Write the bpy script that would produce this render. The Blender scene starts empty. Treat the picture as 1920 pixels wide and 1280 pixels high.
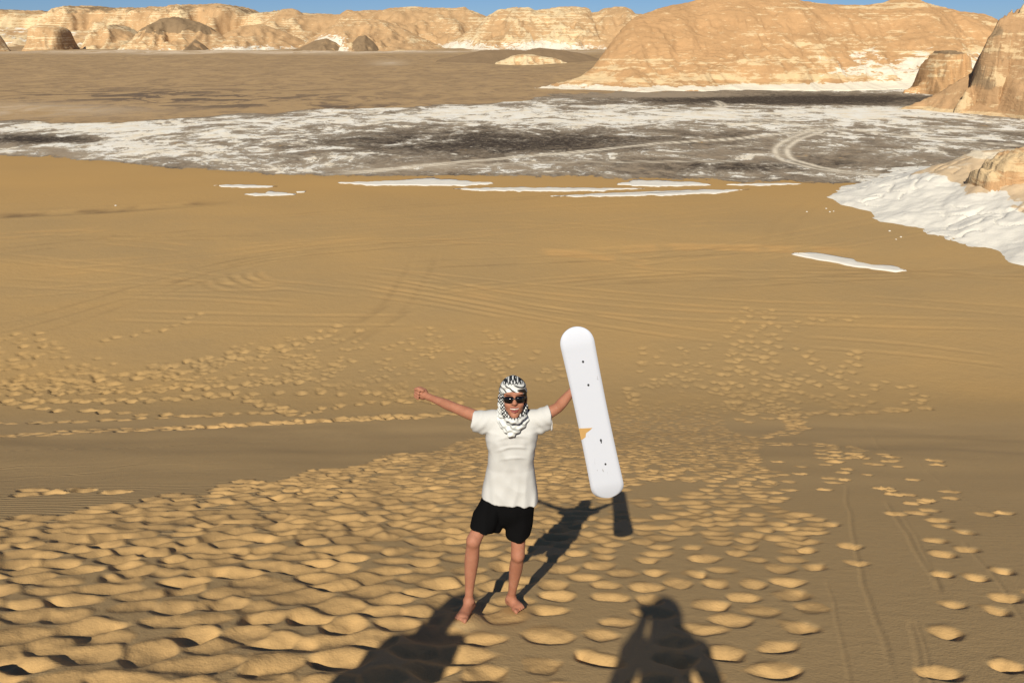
import bpy, math
import numpy as np
from mathutils import Vector

scene = bpy.context.scene
COL = scene.collection
R = math.radians

# ------------------------------------------------------------------ camera
CAM_Z = 15.0                 # metres above the desert floor (the camera stands high on a dune)
PITCH = R(21.1)
FOC = 1500.0                 # focal length in pixels of a 1920 wide picture
cam_data = bpy.data.cameras.new("camera")
cam_data.sensor_width = 36.0
cam_data.lens = 36.0 * FOC / 1920.0
cam_data.clip_start = 0.05
cam_data.clip_end = 20000
cam = bpy.data.objects.new("camera", cam_data)
COL.objects.link(cam)
cam.location = (0, 0, CAM_Z)
cam.rotation_euler = (R(90) - PITCH, 0, 0)
scene.camera = cam

# ------------------------------------------------------------------ sky, sun, exposure
SUN_EL = R(38.6)
SUN_AZ = R(11.8)             # shadows run away from the camera, turned this far to the right
world = bpy.data.worlds.new("World")
scene.world = world
world.use_nodes = True
wn = world.node_tree.nodes
wl = world.node_tree.links
wn.clear()
sky = wn.new("ShaderNodeTexSky")
sky.sky_type = 'NISHITA'
sky.sun_disc = False
sky.sun_elevation = SUN_EL
sky.sun_rotation = math.pi + SUN_AZ
sky.altitude = 500
sky.air_density = 0.56
sky.dust_density = 0.28
sky.ozone_density = 8.0
bg = wn.new("ShaderNodeBackground")
bg.inputs["Strength"].default_value = 0.05
wo = wn.new("ShaderNodeOutputWorld")
wl.new(sky.outputs[0], bg.inputs[0])
wl.new(bg.outputs[0], wo.inputs[0])

sun_data = bpy.data.lights.new("sun", 'SUN')
sun_data.energy = 4.2
sun_data.angle = R(0.55)
sun_data.color = (1.0, 0.92, 0.755)
sun = bpy.data.objects.new("sun", sun_data)
COL.objects.link(sun)
SUN_DIR = Vector((math.sin(SUN_AZ) * math.cos(SUN_EL), math.cos(SUN_AZ) * math.cos(SUN_EL), -math.sin(SUN_EL)))
sun.rotation_euler = SUN_DIR.to_track_quat('-Z', 'Y').to_euler()
sun.location = (-20, -60, 80)

scene.view_settings.view_transform = 'Standard'
scene.view_settings.look = 'None'
scene.view_settings.gamma = 1.0
scene.view_settings.use_curve_mapping = False
scene.view_settings.exposure = 0.45

# ------------------------------------------------------------------ helpers
def tag(o, label=None, cat=None, group=None, kind=None):
    if label: o["label"] = label
    if cat: o["category"] = cat
    if group: o["group"] = group
    if kind: o["kind"] = kind
    return o

def empty(name, loc):
    o = bpy.data.objects.new(name, None)
    o.empty_display_size = 0.2
    o.location = loc
    COL.objects.link(o)
    return o

def mesh_obj(name, verts, faces, mat=None, parent=None, smooth=True, loc=None):
    verts = np.ascontiguousarray(verts, dtype=np.float32)
    me = bpy.data.meshes.new(name)
    if isinstance(faces, np.ndarray):
        k = faces.shape[1]
        n = len(faces)
        me.vertices.add(len(verts)); me.vertices.foreach_set("co", verts.ravel())
        me.loops.add(n * k); me.loops.foreach_set("vertex_index", faces.astype(np.int32).ravel())
        me.polygons.add(n)
        me.polygons.foreach_set("loop_start", (np.arange(n) * k).astype(np.int32))
        me.update(calc_edges=True)
    else:
        me.from_pydata([tuple(map(float, v)) for v in verts], [], faces)
        me.update()
    me.polygons.foreach_set("use_smooth", np.full(len(me.polygons), bool(smooth)))
    if mat: me.materials.append(mat)
    o = bpy.data.objects.new(name, me)
    COL.objects.link(o)
    if parent: o.parent = parent
    if loc is not None: o.location = loc
    return o

def fattr(o, name, vals):
    a = o.data.attributes.new(name, 'FLOAT', 'POINT')
    a.data.foreach_set("value", np.ascontiguousarray(vals, dtype=np.float32).ravel())

def sstep(a, b, x):
    t = np.clip((x - a) / (b - a), 0, 1)
    return t * t * (3 - 2 * t)

def gnoise(x, y, seed=0):
    x = np.asarray(x, np.float64); y = np.asarray(y, np.float64)
    xi = np.floor(x).astype(np.int64); yi = np.floor(y).astype(np.int64)
    fx = x - xi; fy = y - yi
    def g(ix, iy, dx, dy):
        h = (ix * 374761393 + iy * 668265263 + seed * 974634777) & 0xffffffff
        h = ((h ^ (h >> 13)) * 1274126177) & 0xffffffff
        h = (h ^ (h >> 16)) & 0xffff
        a = h * (2 * math.pi / 65536.0)
        return np.cos(a) * dx + np.sin(a) * dy
    u = fx * fx * fx * (fx * (fx * 6 - 15) + 10); v = fy * fy * fy * (fy * (fy * 6 - 15) + 10)
    n00 = g(xi, yi, fx, fy); n10 = g(xi + 1, yi, fx - 1, fy)
    n01 = g(xi, yi + 1, fx, fy - 1); n11 = g(xi + 1, yi + 1, fx - 1, fy - 1)
    return ((n00 * (1 - u) + n10 * u) * (1 - v) + (n01 * (1 - u) + n11 * u) * v) * 1.5

def fbm(x, y, oct=4, seed=0, gain=0.5, lac=2.03):
    s = 0; a = 1.0; t = 0
    for i in range(oct):
        s = s + a * gnoise(x, y, seed + i * 17); t += a
        x = x * lac + 13.7; y = y * lac - 7.3; a *= gain
    return s / t

def ridged(x, y, oct=4, seed=0):
    s = 0; a = 1.0; t = 0
    for i in range(oct):
        s = s + a * (1 - np.abs(gnoise(x, y, seed + i * 31)) * 2); t += a
        x = x * 2.1 + 3.1; y = y * 2.1 + 9.2; a *= 0.5
    return s / t

CP, SP = math.cos(PITCH), math.sin(PITCH)
def at_dist(px, py, Y):
    """survey point: bearing read from the photograph, at forward distance Y"""
    a = PITCH + math.atan((py - 640.0) / FOC)
    z = CAM_Z - Y * math.tan(a)
    d = Y * CP + (CAM_Z - z) * SP
    return Vector(((px - 960.0) / FOC * d, Y, z))
def to_px(X, Y, Z):
    d = Y * CP + (CAM_Z - Z) * SP
    d = np.where(np.abs(d) < 1e-3, 1e-3, d)
    h = (CAM_Z - Z) * CP - Y * SP
    return 960 + FOC * X / d, 640 + FOC * h / d
SL, HC, SOFT = 0.453, 1.65, 1.1      # dune: fall per metre, camera height over sand, toe softness
def dune(x, y):
    zs = CAM_Z - HC - SL * y
    crest = CAM_Z - HC + 1.6
    zs = crest - np.logaddexp(0, (crest - zs) / 0.5) * 0.5
    return np.logaddexp(0, zs / SOFT) * SOFT
def on_ground(px, py):
    """where a bearing meets the sand of the dune or the plain"""
    t = math.tan(PITCH + math.atan((py - 640.0) / FOC))
    lo, hi = 0.5, 6000.0
    for _ in range(70):
        m = (lo + hi) / 2
        if CAM_Z - m * t > dune(0, m): lo = m
        else: hi = m
    return at_dist(px, py, lo)

# ------------------------------------------------------------------ node helpers
class NT:
    def __init__(self, name):
        self.m = bpy.data.materials.new(name)
        self.m.use_nodes = True
        self.t = self.m.node_tree
        self.t.nodes.clear()
        self.out = self.t.nodes.new("ShaderNodeOutputMaterial")
        self.b = self.t.nodes.new("ShaderNodeBsdfPrincipled")
        self.t.links.new(self.b.outputs[0], self.out.inputs[0])
        self.b.inputs["Roughness"].default_value = 0.9
        self.b.inputs["Specular IOR Level"].default_value = 0.15
    def n(self, t, **kw):
        nd = self.t.nodes.new(t)
        for k, v in kw.items(): setattr(nd, k, v)
        return nd
    def put(self, sock, v):
        if isinstance(v, bpy.types.NodeSocket): self.t.links.new(v, sock)
        elif isinstance(v, (tuple, list)) and len(v) == 3 and sock.type == 'RGBA': sock.default_value = (*v, 1)
        else: sock.default_value = v
    def obj(self): return self.n("ShaderNodeTexCoord").outputs["Object"]
    def attr(self, name): return self.n("ShaderNodeAttribute", attribute_name=name).outputs["Fac"]
    def scaled(self, vec, s):
        nd = self.n("ShaderNodeMapping"); self.put(nd.inputs[0], vec); nd.inputs["Scale"].default_value = s
        return nd.outputs[0]
    def noise(self, vec, scale, detail=4, rough=0.55, dist=0.0):
        nd = self.n("ShaderNodeTexNoise"); self.put(nd.inputs["Vector"], vec)
        nd.inputs["Scale"].default_value = scale; nd.inputs["Detail"].default_value = detail
        nd.inputs["Roughness"].default_value = rough; nd.inputs["Distortion"].default_value = dist
        return nd.outputs["Fac"]
    def ma(self, op, a, b=0.0, c=None, clamp=False):
        nd = self.n("ShaderNodeMath", operation=op); nd.use_clamp = clamp
        self.put(nd.inputs[0], a); self.put(nd.inputs[1], b)
        if c is not None: self.put(nd.inputs[2], c)
        return nd.outputs[0]
    def ss(self, a, b, x):
        nd = self.n("ShaderNodeMapRange"); nd.interpolation_type = 'SMOOTHSTEP'
        self.put(nd.inputs[0], x); nd.inputs[1].default_value = a; nd.inputs[2].default_value = b
        return nd.outputs[0]
    def mix(self, f, a, b, blend='MIX'):
        nd = self.n("ShaderNodeMix", data_type='RGBA', blend_type=blend)
        self.put(nd.inputs[0], f); self.put(nd.inputs[6], a); self.put(nd.inputs[7], b)
        return nd.outputs[2]
    def color(self, c): self.put(self.b.inputs["Base Color"], c)
    def bump(self, h, dist=0.02, strength=1.0):
        nd = self.n("ShaderNodeBump"); self.put(nd.inputs["Height"], h)
        nd.inputs["Distance"].default_value = dist; nd.inputs["Strength"].default_value = strength
        self.t.links.new(nd.outputs[0], self.b.inputs["Normal"])

def plain(name, col, rough=0.8, spec=0.2, var=0.12, scale=30.0):
    t = NT(name)
    n = t.noise(t.obj(), scale, 4)
    d = tuple(c * (1 - var) for c in col); l = tuple(min(1, c * (1 + var)) for c in col)
    t.color(t.mix(n, d, l))
    t.b.inputs["Roughness"].default_value = rough
    t.b.inputs["Specular IOR Level"].default_value = spec
    return t.m

# ================================================================== THE GROUND: one sheet, dune + plain + salt flat
rng = np.random.default_rng(11)
th_f = np.arange(-R(42), R(42), 0.00205)
th_o = R(42) + np.cumsum(0.004 * 1.085 ** np.arange(60)); th_o = th_o[th_o < math.pi - 0.05]
TH = np.concatenate([-th_o[::-1], th_f, th_o])
r_a = np.array([0.25, 0.6, 0.95, 1.25, 1.5, 1.75, 2.0, 2.2])
r_b = np.exp(np.arange(math.log(2.4), math.log(34.0), 0.0045))
dep = np.arange(math.atan(15 / 34.2), math.atan(15 / 330.0), -0.001)
r_c = 15.0 / np.tan(dep)
r_d = np.exp(np.linspace(math.log(338), math.log(9000), 110))
RR = np.concatenate([r_a, r_b, r_c, r_d])
GR, GT = np.meshgrid(RR, TH, indexing='ij')
GX = GR * np.sin(GT); GY = GR * np.cos(GT)
BASE = dune(GX, GY)
on_dune = sstep(0.3, 3.0, BASE)
quiet = sstep(5.0, 16.0, GR)
und = fbm(GX / 9.0, GY / 9.0, 3, 5) * 0.22 * quiet * on_dune + fbm(GX / 28.0, GY / 28.0, 3, 8) * 0.30 * (1 - on_dune) * sstep(30, 60, GR)
und = und + fbm(GX / 120.0, GY / 120.0, 4, 9) * 1.3 * sstep(110, 300, GR)
BASE = BASE + und
GZ = BASE.copy()
DIST = np.zeros_like(GZ)          # how strongly prints disturb the sand

def window(x, y, rad):
    r0 = math.hypot(x, y); t0 = math.atan2(x, y)
    i0, i1 = np.searchsorted(RR, [r0 - rad, r0 + rad])
    dt = rad / max(r0, 0.3)
    j0, j1 = np.searchsorted(TH, [t0 - dt, t0 + dt])
    return slice(i0, i1 + 1), slice(j0, j1 + 1)

def footprint(x, y, phi, a, b, d, lip=0.18):
    """one step pressed into the sand: steep back wall, tread, soft lip downhill"""
    s = window(x, y, max(a, b) * 1.3)
    X = GX[s] - x; Y = GY[s] - y
    if X.size == 0: return
    c, q = math.cos(phi), math.sin(phi)
    u = (X * c - Y * q) / b; v = (X * q + Y * c) / a
    n = rng.normal(0, 0.13, 4)
    sd = int(rng.integers(1000))
    u = u * (1 + n[0] * v) + n[1] * v * v + 0.16 * gnoise(GX[s] / (b * 1.3), GY[s] / (a * .9), sd)
    v = v + 0.20 * gnoise(GX[s] / (b * 1.1), GY[s] / (a * 1.2), sd + 7)
    lim = np.clip(1 - np.abs(u) ** (1.45 + abs(n[3]) * 3), 0.02, 1)
    q1 = np.abs(v) / (lim + 0.12)
    vv = np.clip(v / (lim + 0.08), -1, 1)
    f = np.interp(vv, [-1, -0.84, -0.5, -0.22, 0.36, 0.70, 0.88, 1], [0, -0.45, -0.92, -0.90, -0.15, lip, lip * 0.75, 0])
    f = f * np.clip(lim ** .45 + 2.2 * n[2] * u, .15, 1.9) + 0.34 * gnoise(GX[s] / (b * .85), GY[s] / (a * .9), sd + 3) * lim
    w = (1 - sstep(0.62, 1.25, q1)) * (1 - sstep(0.70, 1.15, np.abs(u)))
    GZ[s] = GZ[s] * (1 - w) + (BASE[s] + 0.45 * (GZ[s] - BASE[s]) + d * f) * w
    DIST[s] = np.maximum(DIST[s], w)

def inside(poly, px, py):
    c = False; n = len(poly); j = n - 1
    for i in range(n):
        xi, yi = poly[i]; xj, yj = poly[j]
        if (yi > py) != (yj > py) and px < (xj - xi) * (py - yi) / (yj - yi) + xi: c = not c
        j = i
    return c

# the trampled climbing lane of the dune (bearings from the photograph)
LANE = [(-900, 1500), (-900, 1085), (-300, 1010), (0, 972), (130, 962), (280, 940), (420, 912), (560, 888), (700, 862), (830, 838),
        (890, 822), (1000, 800), (1120, 785), (1230, 755), (1305, 733), (1345, 748), (1385, 800), (1410, 850), (1470, 900), (1500, 960),
        (1540, 1010), (1500, 1070), (1520, 1130), (1500, 1200), (1480, 1300), (1480, 1900), (-900, 1900)]
BALD = [[(1090, 930), (1230, 905), (1330, 900), (1260, 985), (1200, 1010), (1160, 1000)], [(950, 1150), (1080, 1150), (1050, 1290), (930, 1290), (900, 1215)],
        [(700, 1010), (790, 1000), (800, 1040), (720, 1060)], [(1230, 990), (1330, 985), (1360, 1040), (1260, 1050)]]
prints = []
cand = []
for _ in range(36000):
    y = 2.2 * math.exp(rng.random() * math.log(34 / 2.2)) if rng.random() < 0.4 else 2.2 + 28 * rng.random() ** 1.2
    cand.append((rng.uniform(-0.85, 0.85) * y - 0.8 * rng.random(), y))
cell = {}
for (x, y) in cand:
    z = float(dune(x, y))
    px, py = to_px(x, y, z); px = float(px); py = float(py)
    if py > 1900 or not inside(LANE, px + 22 * math.sin(py * .07 + px * .02), py + 6 * math.sin(px * .045)): continue
    if any(inside(p, px, py) for p in BALD) and rng.random() < 0.94: continue
    left = np.clip((1150 - px) / 500, 0, 1)
    thin = 0.0 if px < 1150 else min(0.42, (px - 1150) / 700)
    if py > 1010 and px > 980: thin = .52
    if rng.random() < thin: continue
    sp = 0.30 if px < 1050 else (0.265 if py < 1010 else .32)
    k = (int(math.floor(x / sp)), int(math.floor(y / sp)))
    bad = False
    for i in (-1, 0, 1):
        for j in (-1, 0, 1):
            for (qx, qy) in cell.get((k[0] + i, k[1] + j), ()):
                if ((qx - x) / sp) ** 2 + ((qy - y) / (sp * .92)) ** 2 < 0.74: bad = True
    if bad: continue
    cell.setdefault(k, []).append((x, y))
    big = (0.55 if py < 1010 else 0.47) + 0.23 * left
    prints.append((x, y, rng.normal(0.05, 0.28), rng.uniform(0.19, 0.31) * big, rng.uniform(0.22, 0.38) * big,
                   rng.uniform(0.028, 0.080) * (0.86 + 0.12 * left), 0.16 + 0.16 * left))
FEET_PX = [(862, 1158), (963, 1140)]
order = rng.permutation(len(prints))
for i in order: footprint(*prints[i])

def soften(n, rmax, w=1.0):
    """wind and slumping round the edges of the prints"""
    global GZ
    i1 = int(np.searchsorted(RR, rmax))
    for _ in range(n):
        Z = GZ[:i1].copy()
        Z[1:-1] = .25 * Z[:-2] + .5 * Z[1:-1] + .25 * Z[2:]
        Z[:, 1:-1] = .25 * Z[:, :-2] + .5 * Z[:, 1:-1] + .25 * Z[:, 2:]
        m = sstep(rmax, rmax * .8, GR[:i1]) * w
        GZ[:i1] = GZ[:i1] * (1 - m) + Z * m

def spline(pts, step):
    """resample a surveyed line (bearings) on the sand"""
    P = [on_ground(*p) for p in pts]
    out = []
    for i in range(len(P) - 1):
        p0 = P[max(i - 1, 0)]; p1 = P[i]; p2 = P[i + 1]; p3 = P[min(i + 2, len(P) - 1)]
        n = max(2, int((p2 - p1).length / step))
        for k in range(n):
            t = k / n
            q = 0.5 * ((2 * p1) + (p2 - p0) * t + (2 * p0 - 5 * p1 + 4 * p2 - p3) * t * t + (3 * p1 - p0 - 3 * p2 + p3) * t ** 3)
            out.append((q.x, q.y))
    out.append((P[-1].x, P[-1].y))
    return np.array(out)

def trail(pts, step=0.62, a=0.25, b=0.2, d=0.06, side=0.14, jit=0.06):
    L = spline(pts, 0.1)
    seg = np.hypot(*np.diff(L, axis=0).T); s = np.concatenate([[0], np.cumsum(seg)])
    k = 0; q = rng.random() * step
    while q < s[-1]:
        x = np.interp(q, s, L[:, 0]); y = np.interp(q, s, L[:, 1])
        x2 = np.interp(q + .1, s, L[:, 0]); y2 = np.interp(q + .1, s, L[:, 1])
        t = math.atan2(y2 - y, x2 - x)
        o = side * (1 if k % 2 else -1); sc_ = (.58 if y < 7.5 else .70) if (y < 14 and x > 1) else (1.25 if y > 24 else 1.0)
        footprint(x - math.sin(t) * o + rng.normal(0, jit), y + math.cos(t) * o + rng.normal(0, jit), rng.normal(0, 0.25),
                  (.8 if y < 24 else 1) * a * sc_ * rng.uniform(.75, 1.2), b * sc_ * rng.uniform(.75, 1.2), d * (.35 + .65 * sc_) * (1.35 if y > 24 and x < 0 else 1.0) * rng.uniform(.6, 1.2))
        k += 1; q += step * rng.uniform(0.75, 1.25)

for pts, kw in [
    ([(-80, 821), (120, 815), (300, 806), (480, 795), (600, 788), (760, 782), (900, 770)], dict(step=.34, d=.12, a=.32, b=.26, side=.22)),
    ([(-80, 818), (200, 808), (420, 797), (640, 786), (760, 776)], dict(step=.5, d=.1, a=.3, b=.25, side=.2)),
    ([(-60, 795), (150, 790), (300, 783), (420, 775), (560, 772)], dict(step=.6, d=.09, a=.3, b=.24)),
    ([(40, 760), (100, 768), (200, 772), (300, 778), (400, 780)], dict(step=1.0, d=.1, a=.3, b=.28, side=.05)),
    ([(-60, 752), (150, 752), (300, 748), (430, 742), (520, 765), (555, 778)], dict(step=.45, d=.09, a=.3, b=.25)),
    ([(-60, 737), (180, 735), (330, 728), (480, 720), (600, 710)], dict(step=.5, d=.08, a=.3, b=.22)),
    ([(-60, 728), (100, 722), (260, 705), (380, 680), (480, 655)], dict(step=.3, d=.09, a=.3, b=.24, side=.5, jit=.3)),
    ([(-60, 726), (120, 718), (300, 700), (420, 672), (540, 645), (680, 610)], dict(step=.4, d=.08, a=.3, b=.22, side=.4, jit=.3)),
    ([(380, 738), (520, 736), (640, 736), (760, 738), (870, 742)], dict(step=.8, d=.08)),
    ([(555, 778), (640, 760), (760, 752), (880, 755)], dict(step=.5, d=.08)),
    ([(0, 690), (60, 660), (50, 620)], dict(step=.6, d=.08, side=.4)),
    ([(180, 640), (330, 610), (375, 585)], dict(step=.7, d=.07)),
    ([(-60, 920), (60, 916), (130, 919), (180, 914), (285, 912)], dict(step=.5, d=.11, a=.3, b=.26)),
    ([(-60, 930), (40, 926), (90, 922)], dict(step=.6, d=.09, a=.3, b=.26)),
    # right hand side
    ([(1330, 735), (1370, 690), (1378, 650), (1372, 615), (1405, 575)], dict(step=.5, d=.08, side=.25, jit=.15)),
    ([(1345, 738), (1395, 690), (1415, 650), (1440, 590), (1425, 575)], dict(step=.5, d=.08, side=.25, jit=.15)),
    ([(1350, 745), (1430, 700), (1450, 640), (1480, 610), (1540, 600), (1620, 596)], dict(step=.6, d=.08, side=.2, jit=.1)),
    ([(1360, 760), (1430, 745), (1470, 715), (1490, 705)], dict(step=.35, d=.08, side=.4, jit=.2)),
    ([(1380, 775), (1440, 772), (1490, 775), (1600, 773), (1680, 768), (1780, 765)], dict(step=.9, d=.09, a=.28, b=.26, side=.05)),
    ([(1420, 820), (1470, 812), (1495, 800), (1475, 780), (1450, 755)], dict(step=.32, d=.09, side=.2)),
    ([(1500, 650), (1540, 690), (1560, 705), (1590, 690), (1600, 655)], dict(step=.5, d=.08, side=.2)),
    ([(1480, 712), (1560, 720), (1600, 722)], dict(step=.5, d=.08, side=.3, jit=.2)),
    ([(1190, 760), (1185, 740), (1170, 725)], dict(step=.4, d=.09)),
    ([(1440, 830), (1490, 838), (1560, 832), (1590, 850), (1570, 865)], dict(step=.4, d=.09, side=.25)),
    ([(1560, 850), (1600, 872), (1640, 860), (1700, 865), (1730, 880)], dict(step=.35, d=.1, side=.3, jit=.15)),
    ([(1470, 868), (1560, 880), (1650, 900), (1700, 905), (1750, 930), (1790, 945)], dict(step=.4, d=.1, side=.3, jit=.2)),
    ([(1500, 900), (1580, 900), (1640, 915), (1720, 925)], dict(step=.4, d=.1, side=.35, jit=.2)),
    ([(1720, 925), (1735, 968), (1760, 990), (1790, 1020), (1800, 1035), (1860, 1060), (1880, 1090), (1930, 1130)], dict(step=.42, d=.1, a=.26, b=.2, side=.12)),
    ([(1800, 958), (1850, 958), (1890, 964)], dict(step=.3, d=.11, a=.26, b=.22)),
    ([(1500, 960), (1540, 985), (1560, 1040), (1540, 1075)], dict(step=.5, d=.1, a=.25, b=.22, side=.2)),
    ([(1640, 965), (1690, 958), (1740, 975)], dict(step=.5, d=.09)),
    ([(1890, 1015), (1940, 1020)], dict(step=.5, d=.1, a=.24, b=.17)),
    ([(1800, 1075), (1850, 1120), (1930, 1180)], dict(step=.5, d=.12, a=.24, b=.17)),
    ([(1680, 1115), (1740, 1125), (1840, 1115)], dict(step=.5, d=.1, a=.24, b=.19)),
    ([(1690, 1145), (1760, 1170), (1860, 1185), (1930, 1200)], dict(step=.42, d=.13, a=.27, b=.2, side=.1)),
    ([(1830, 1215), (1900, 1235), (1960, 1245)], dict(step=.4, d=.13, a=.25, b=.18)),
    ([(1790, 1250), (1850, 1275), (1960, 1300)], dict(step=.4, d=.13, a=.25, b=.18)),
]: trail(pts, **kw)

soften(1, 7.0); soften(2, 11.0)
GZ += DIST * sstep(22, 12, GR) * (.005 * fbm(GX / .16, GY / .2, 3, 91) + .003 * fbm(GX / .05, GY / .06, 2, 92))
# loose prints over the plain beyond the dune's toe
ZONES = [([(-200, 640), (60, 610), (130, 660), (330, 690), (560, 640), (640, 660), (640, 715), (300, 730), (-200, 745)], 900),
         ([(420, 650), (700, 610), (860, 600), (1000, 650), (1080, 700), (900, 760), (600, 735)], 760),
         ([(1200, 640), (1340, 640), (1330, 720), (1200, 735)], 90), ([(1350, 690), (1700, 690), (1760, 770), (1400, 790)], 170),
         ([(1340, 735), (1470, 730), (1480, 780), (1390, 790)], 120)]
for poly, cnt in ZONES:
    P = np.array(poly); lo = P.min(0); hi = P.max(0)
    for _ in range(cnt):
        px, py = rng.uniform(lo[0], hi[0]), lo[1] + (hi[1] - lo[1]) * rng.random() ** 0.6
        if inside(poly, px, py) and float(gnoise(px / 60., py / 14., 77)) > -0.15:
            g = on_ground(px, py)
            footprint(g.x, g.y, rng.normal(0, .4), rng.uniform(.18, .3), rng.uniform(.14, .26), rng.uniform(.04, .08))

# grooves and tyre ruts -------------------------------------------------------
def near_line(L, wid):
    """distance to a polyline on the grid, only where it is closer than wid"""
    D = np.full(GX.shape, 1e3); S = np.zeros(GX.shape)
    n_seg = len(L) - 1
    for k in range(len(L) - 1):
        (x0, y0), (x1, y1) = L[k], L[k + 1]
        mx, my = (x0 + x1) / 2, (y0 + y1) / 2
        ln = math.hypot(x1 - x0, y1 - y0)
        if ln < 1e-6: continue
        s = window(mx, my, ln / 2 + wid)
        X = GX[s] - x0; Y = GY[s] - y0
        tx, ty = (x1 - x0) / ln, (y1 - y0) / ln
        t = np.clip(X * tx + Y * ty, 0, ln)
        d = np.hypot(X - t * tx, Y - t * ty)
        sg = (k + t / ln) / n_seg
        m = d < D[s]
        D[s] = np.where(m, d, D[s]); S[s] = np.where(m, sg, S[s])
    return D, S

def groove(pts, wid, depth, ridge=0.4):
    L = spline(pts, 0.25)
    L = L + np.stack([fbm(L[:, 1] * .7, L[:, 0], 2, 3) * .05, L[:, 0] * 0], 1)
    D, S = near_line(L, wid * 3)
    m = D < wid * 3
    x = D / wid
    fade = sstep(0, .12, S[m]) * sstep(1, .88, S[m])
    GZ[m] += fade * (-depth * np.exp(-(x[m]) ** 2) + ridge * depth * np.exp(-((x[m] - 1.5) / .5) ** 2))
for pts, w, d in [([(1548, 1085), (1565, 1150), (1585, 1220), (1600, 1300)], .035, .03), ([(1585, 905), (1600, 1000), (1625, 1120), (1660, 1210), (1690, 1300)], .05, .05),
                  ([(1660, 935), (1700, 1000), (1735, 1060), (1772, 1118)], .06, .05), ([(1690, 960), (1725, 1020), (1770, 1115)], .035, .025),
                  ([(1700, 1160), (1718, 1220), (1728, 1300)], .05, .035), ([(1712, 1160), (1735, 1230), (1750, 1300)], .03, .025),
                  ([(1590, 745), (1620, 790), (1660, 850)], .08, .06), ([(1800, 1010), (1870, 1090), (1930, 1170)], .04, .03),
                  ([(-60, 852), (300, 838), (700, 808)], .12, .04), ([(1690, 850), (1790, 920), (1900, 980)], .05, .03)]:
    groove(pts, w * .42, d * .16, .12)

TRACK = np.zeros_like(GZ)         # sand churned by tyres (paler and warmer)
TRACKD = np.zeros_like(GZ)        # darker compacted line
def tyre(pts, gauge=0.8, wid=0.22, depth=0.035, amount=1.0, dark=False, step=1.0):
    L = spline(pts, step)
    D, S = near_line(L, gauge + wid * 3)
    m = D < gauge + wid * 3
    x = np.abs(D[m] - gauge) / wid
    fade = sstep(0, .2, S[m]) * sstep(1, .8, S[m])
    wob = fade * np.clip(0.45 + 1.5 * fbm(GX[m] / 3., GY[m] / 3., 3, 44), 0, 1.5)
    GZ[m] += fade * 0.6 * (-depth * np.exp(-x ** 2) + 0.5 * depth * np.exp(-((x - 1.6) / .5) ** 2))
    T = TRACKD if dark else TRACK
    T[m] = np.maximum(T[m], amount * wob * np.exp(-(x * .9) ** 2))
for p, kw in [([(-100, 640), (60, 600), (180, 565), (300, 530), (420, 497), (560, 475), (760, 460), (1000, 448)], dict(dark=True, amount=.6, depth=.05)),
              ([(-100, 655), (80, 612), (240, 560), (360, 525), (500, 488), (640, 472)], dict(dark=True, amount=.4)),
              ([(1030, 473), (1130, 470), (1200, 464), (1300, 460), (1420, 463), (1620, 470)], dict(gauge=.5, amount=2.4, wid=.5)),
              ([(1000, 471), (1030, 473), (1110, 476), (1200, 490), (1230, 496)], dict(gauge=.4, amount=2.4, wid=.5)),
              ([(620, 500), (760, 520), (920, 552), (1100, 575), (1300, 590), (1600, 602), (2000, 612)], dict(amount=.55)),
              ([(600, 515), (740, 535), (900, 562), (1060, 590), (1200, 612), (1420, 640)], dict(amount=.5)),
              ([(640, 505), (900, 530), (1100, 548), (1400, 570), (1700, 580)], dict(amount=.5)),
              ([(660, 530), (800, 552), (960, 580), (1120, 605)], dict(amount=.45)),
              ([(680, 545), (820, 565), (980, 592)], dict(amount=.45)),
              ([(500, 660), (600, 640), (700, 600), (745, 570), (790, 500), (800, 470)], dict(amount=.35, dark=True)),
              ([(640, 640), (700, 605), (760, 568)], dict(amount=.35, dark=True)),
              ([(395, 520), (410, 535), (450, 542), (500, 541), (540, 535)], dict(amount=.45, gauge=.5, wid=.3)),
              ([(425, 515), (430, 528), (470, 538), (520, 537)], dict(amount=.45, gauge=.5, wid=.3)),
              ([(450, 510), (450, 520), (480, 533), (515, 533)], dict(amount=.45, gauge=.4, wid=.25)),
              ([(480, 508), (475, 518), (500, 528)], dict(amount=.45, gauge=.4, wid=.25)),
              ([(-60, 405), (80, 402), (200, 395), (330, 385), (450, 378)], dict(dark=True, amount=1.5, gauge=.3, wid=.8, depth=.12)),
              ([(-60, 478), (100, 462), (250, 445), (420, 430)], dict(dark=True, amount=.5)), ([(0, 455), (90, 445), (200, 427)], dict(amount=.8, wid=.4)),
              ([(-60, 450), (60, 440), (180, 437)], dict(amount=.8, wid=.4)), ([(170, 452), (260, 457), (360, 466)], dict(amount=.5)),
              ([(1270, 420), (1340, 417), (1430, 417)], dict(amount=.8)), ([(1230, 510), (1400, 508), (1560, 516), (1680, 530)], dict(amount=.4)),
              ([(1450, 470), (1465, 430), (1490, 400), (1540, 372)], dict(amount=.15, dark=True, depth=.015)), ([(1440, 490), (1452, 440), (1470, 405)], dict(amount=.15, dark=True, depth=.015)),
              ([(640, 470), (900, 440), (1200, 410), (1420, 385)], dict(amount=.4)), ([(500, 420), (800, 405), (1100, 385), (1350, 372)], dict(amount=.35)),
              ([(1600, 560), (1800, 575), (2000, 590)], dict(amount=.4)), ([(1500, 640), (1700, 655), (1900, 680)], dict(amount=.3)),
              ([(700, 420), (1000, 418), (1300, 440)], dict(amount=.3)), ([(200, 590), (500, 600), (800, 600)], dict(amount=.25)),
              ([(0, 550), (200, 535), (420, 505)], dict(amount=.3)), ([(0, 500), (250, 490), (500, 465), (800, 430)], dict(amount=.4))]:
    tyre(p, **kw)

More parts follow.
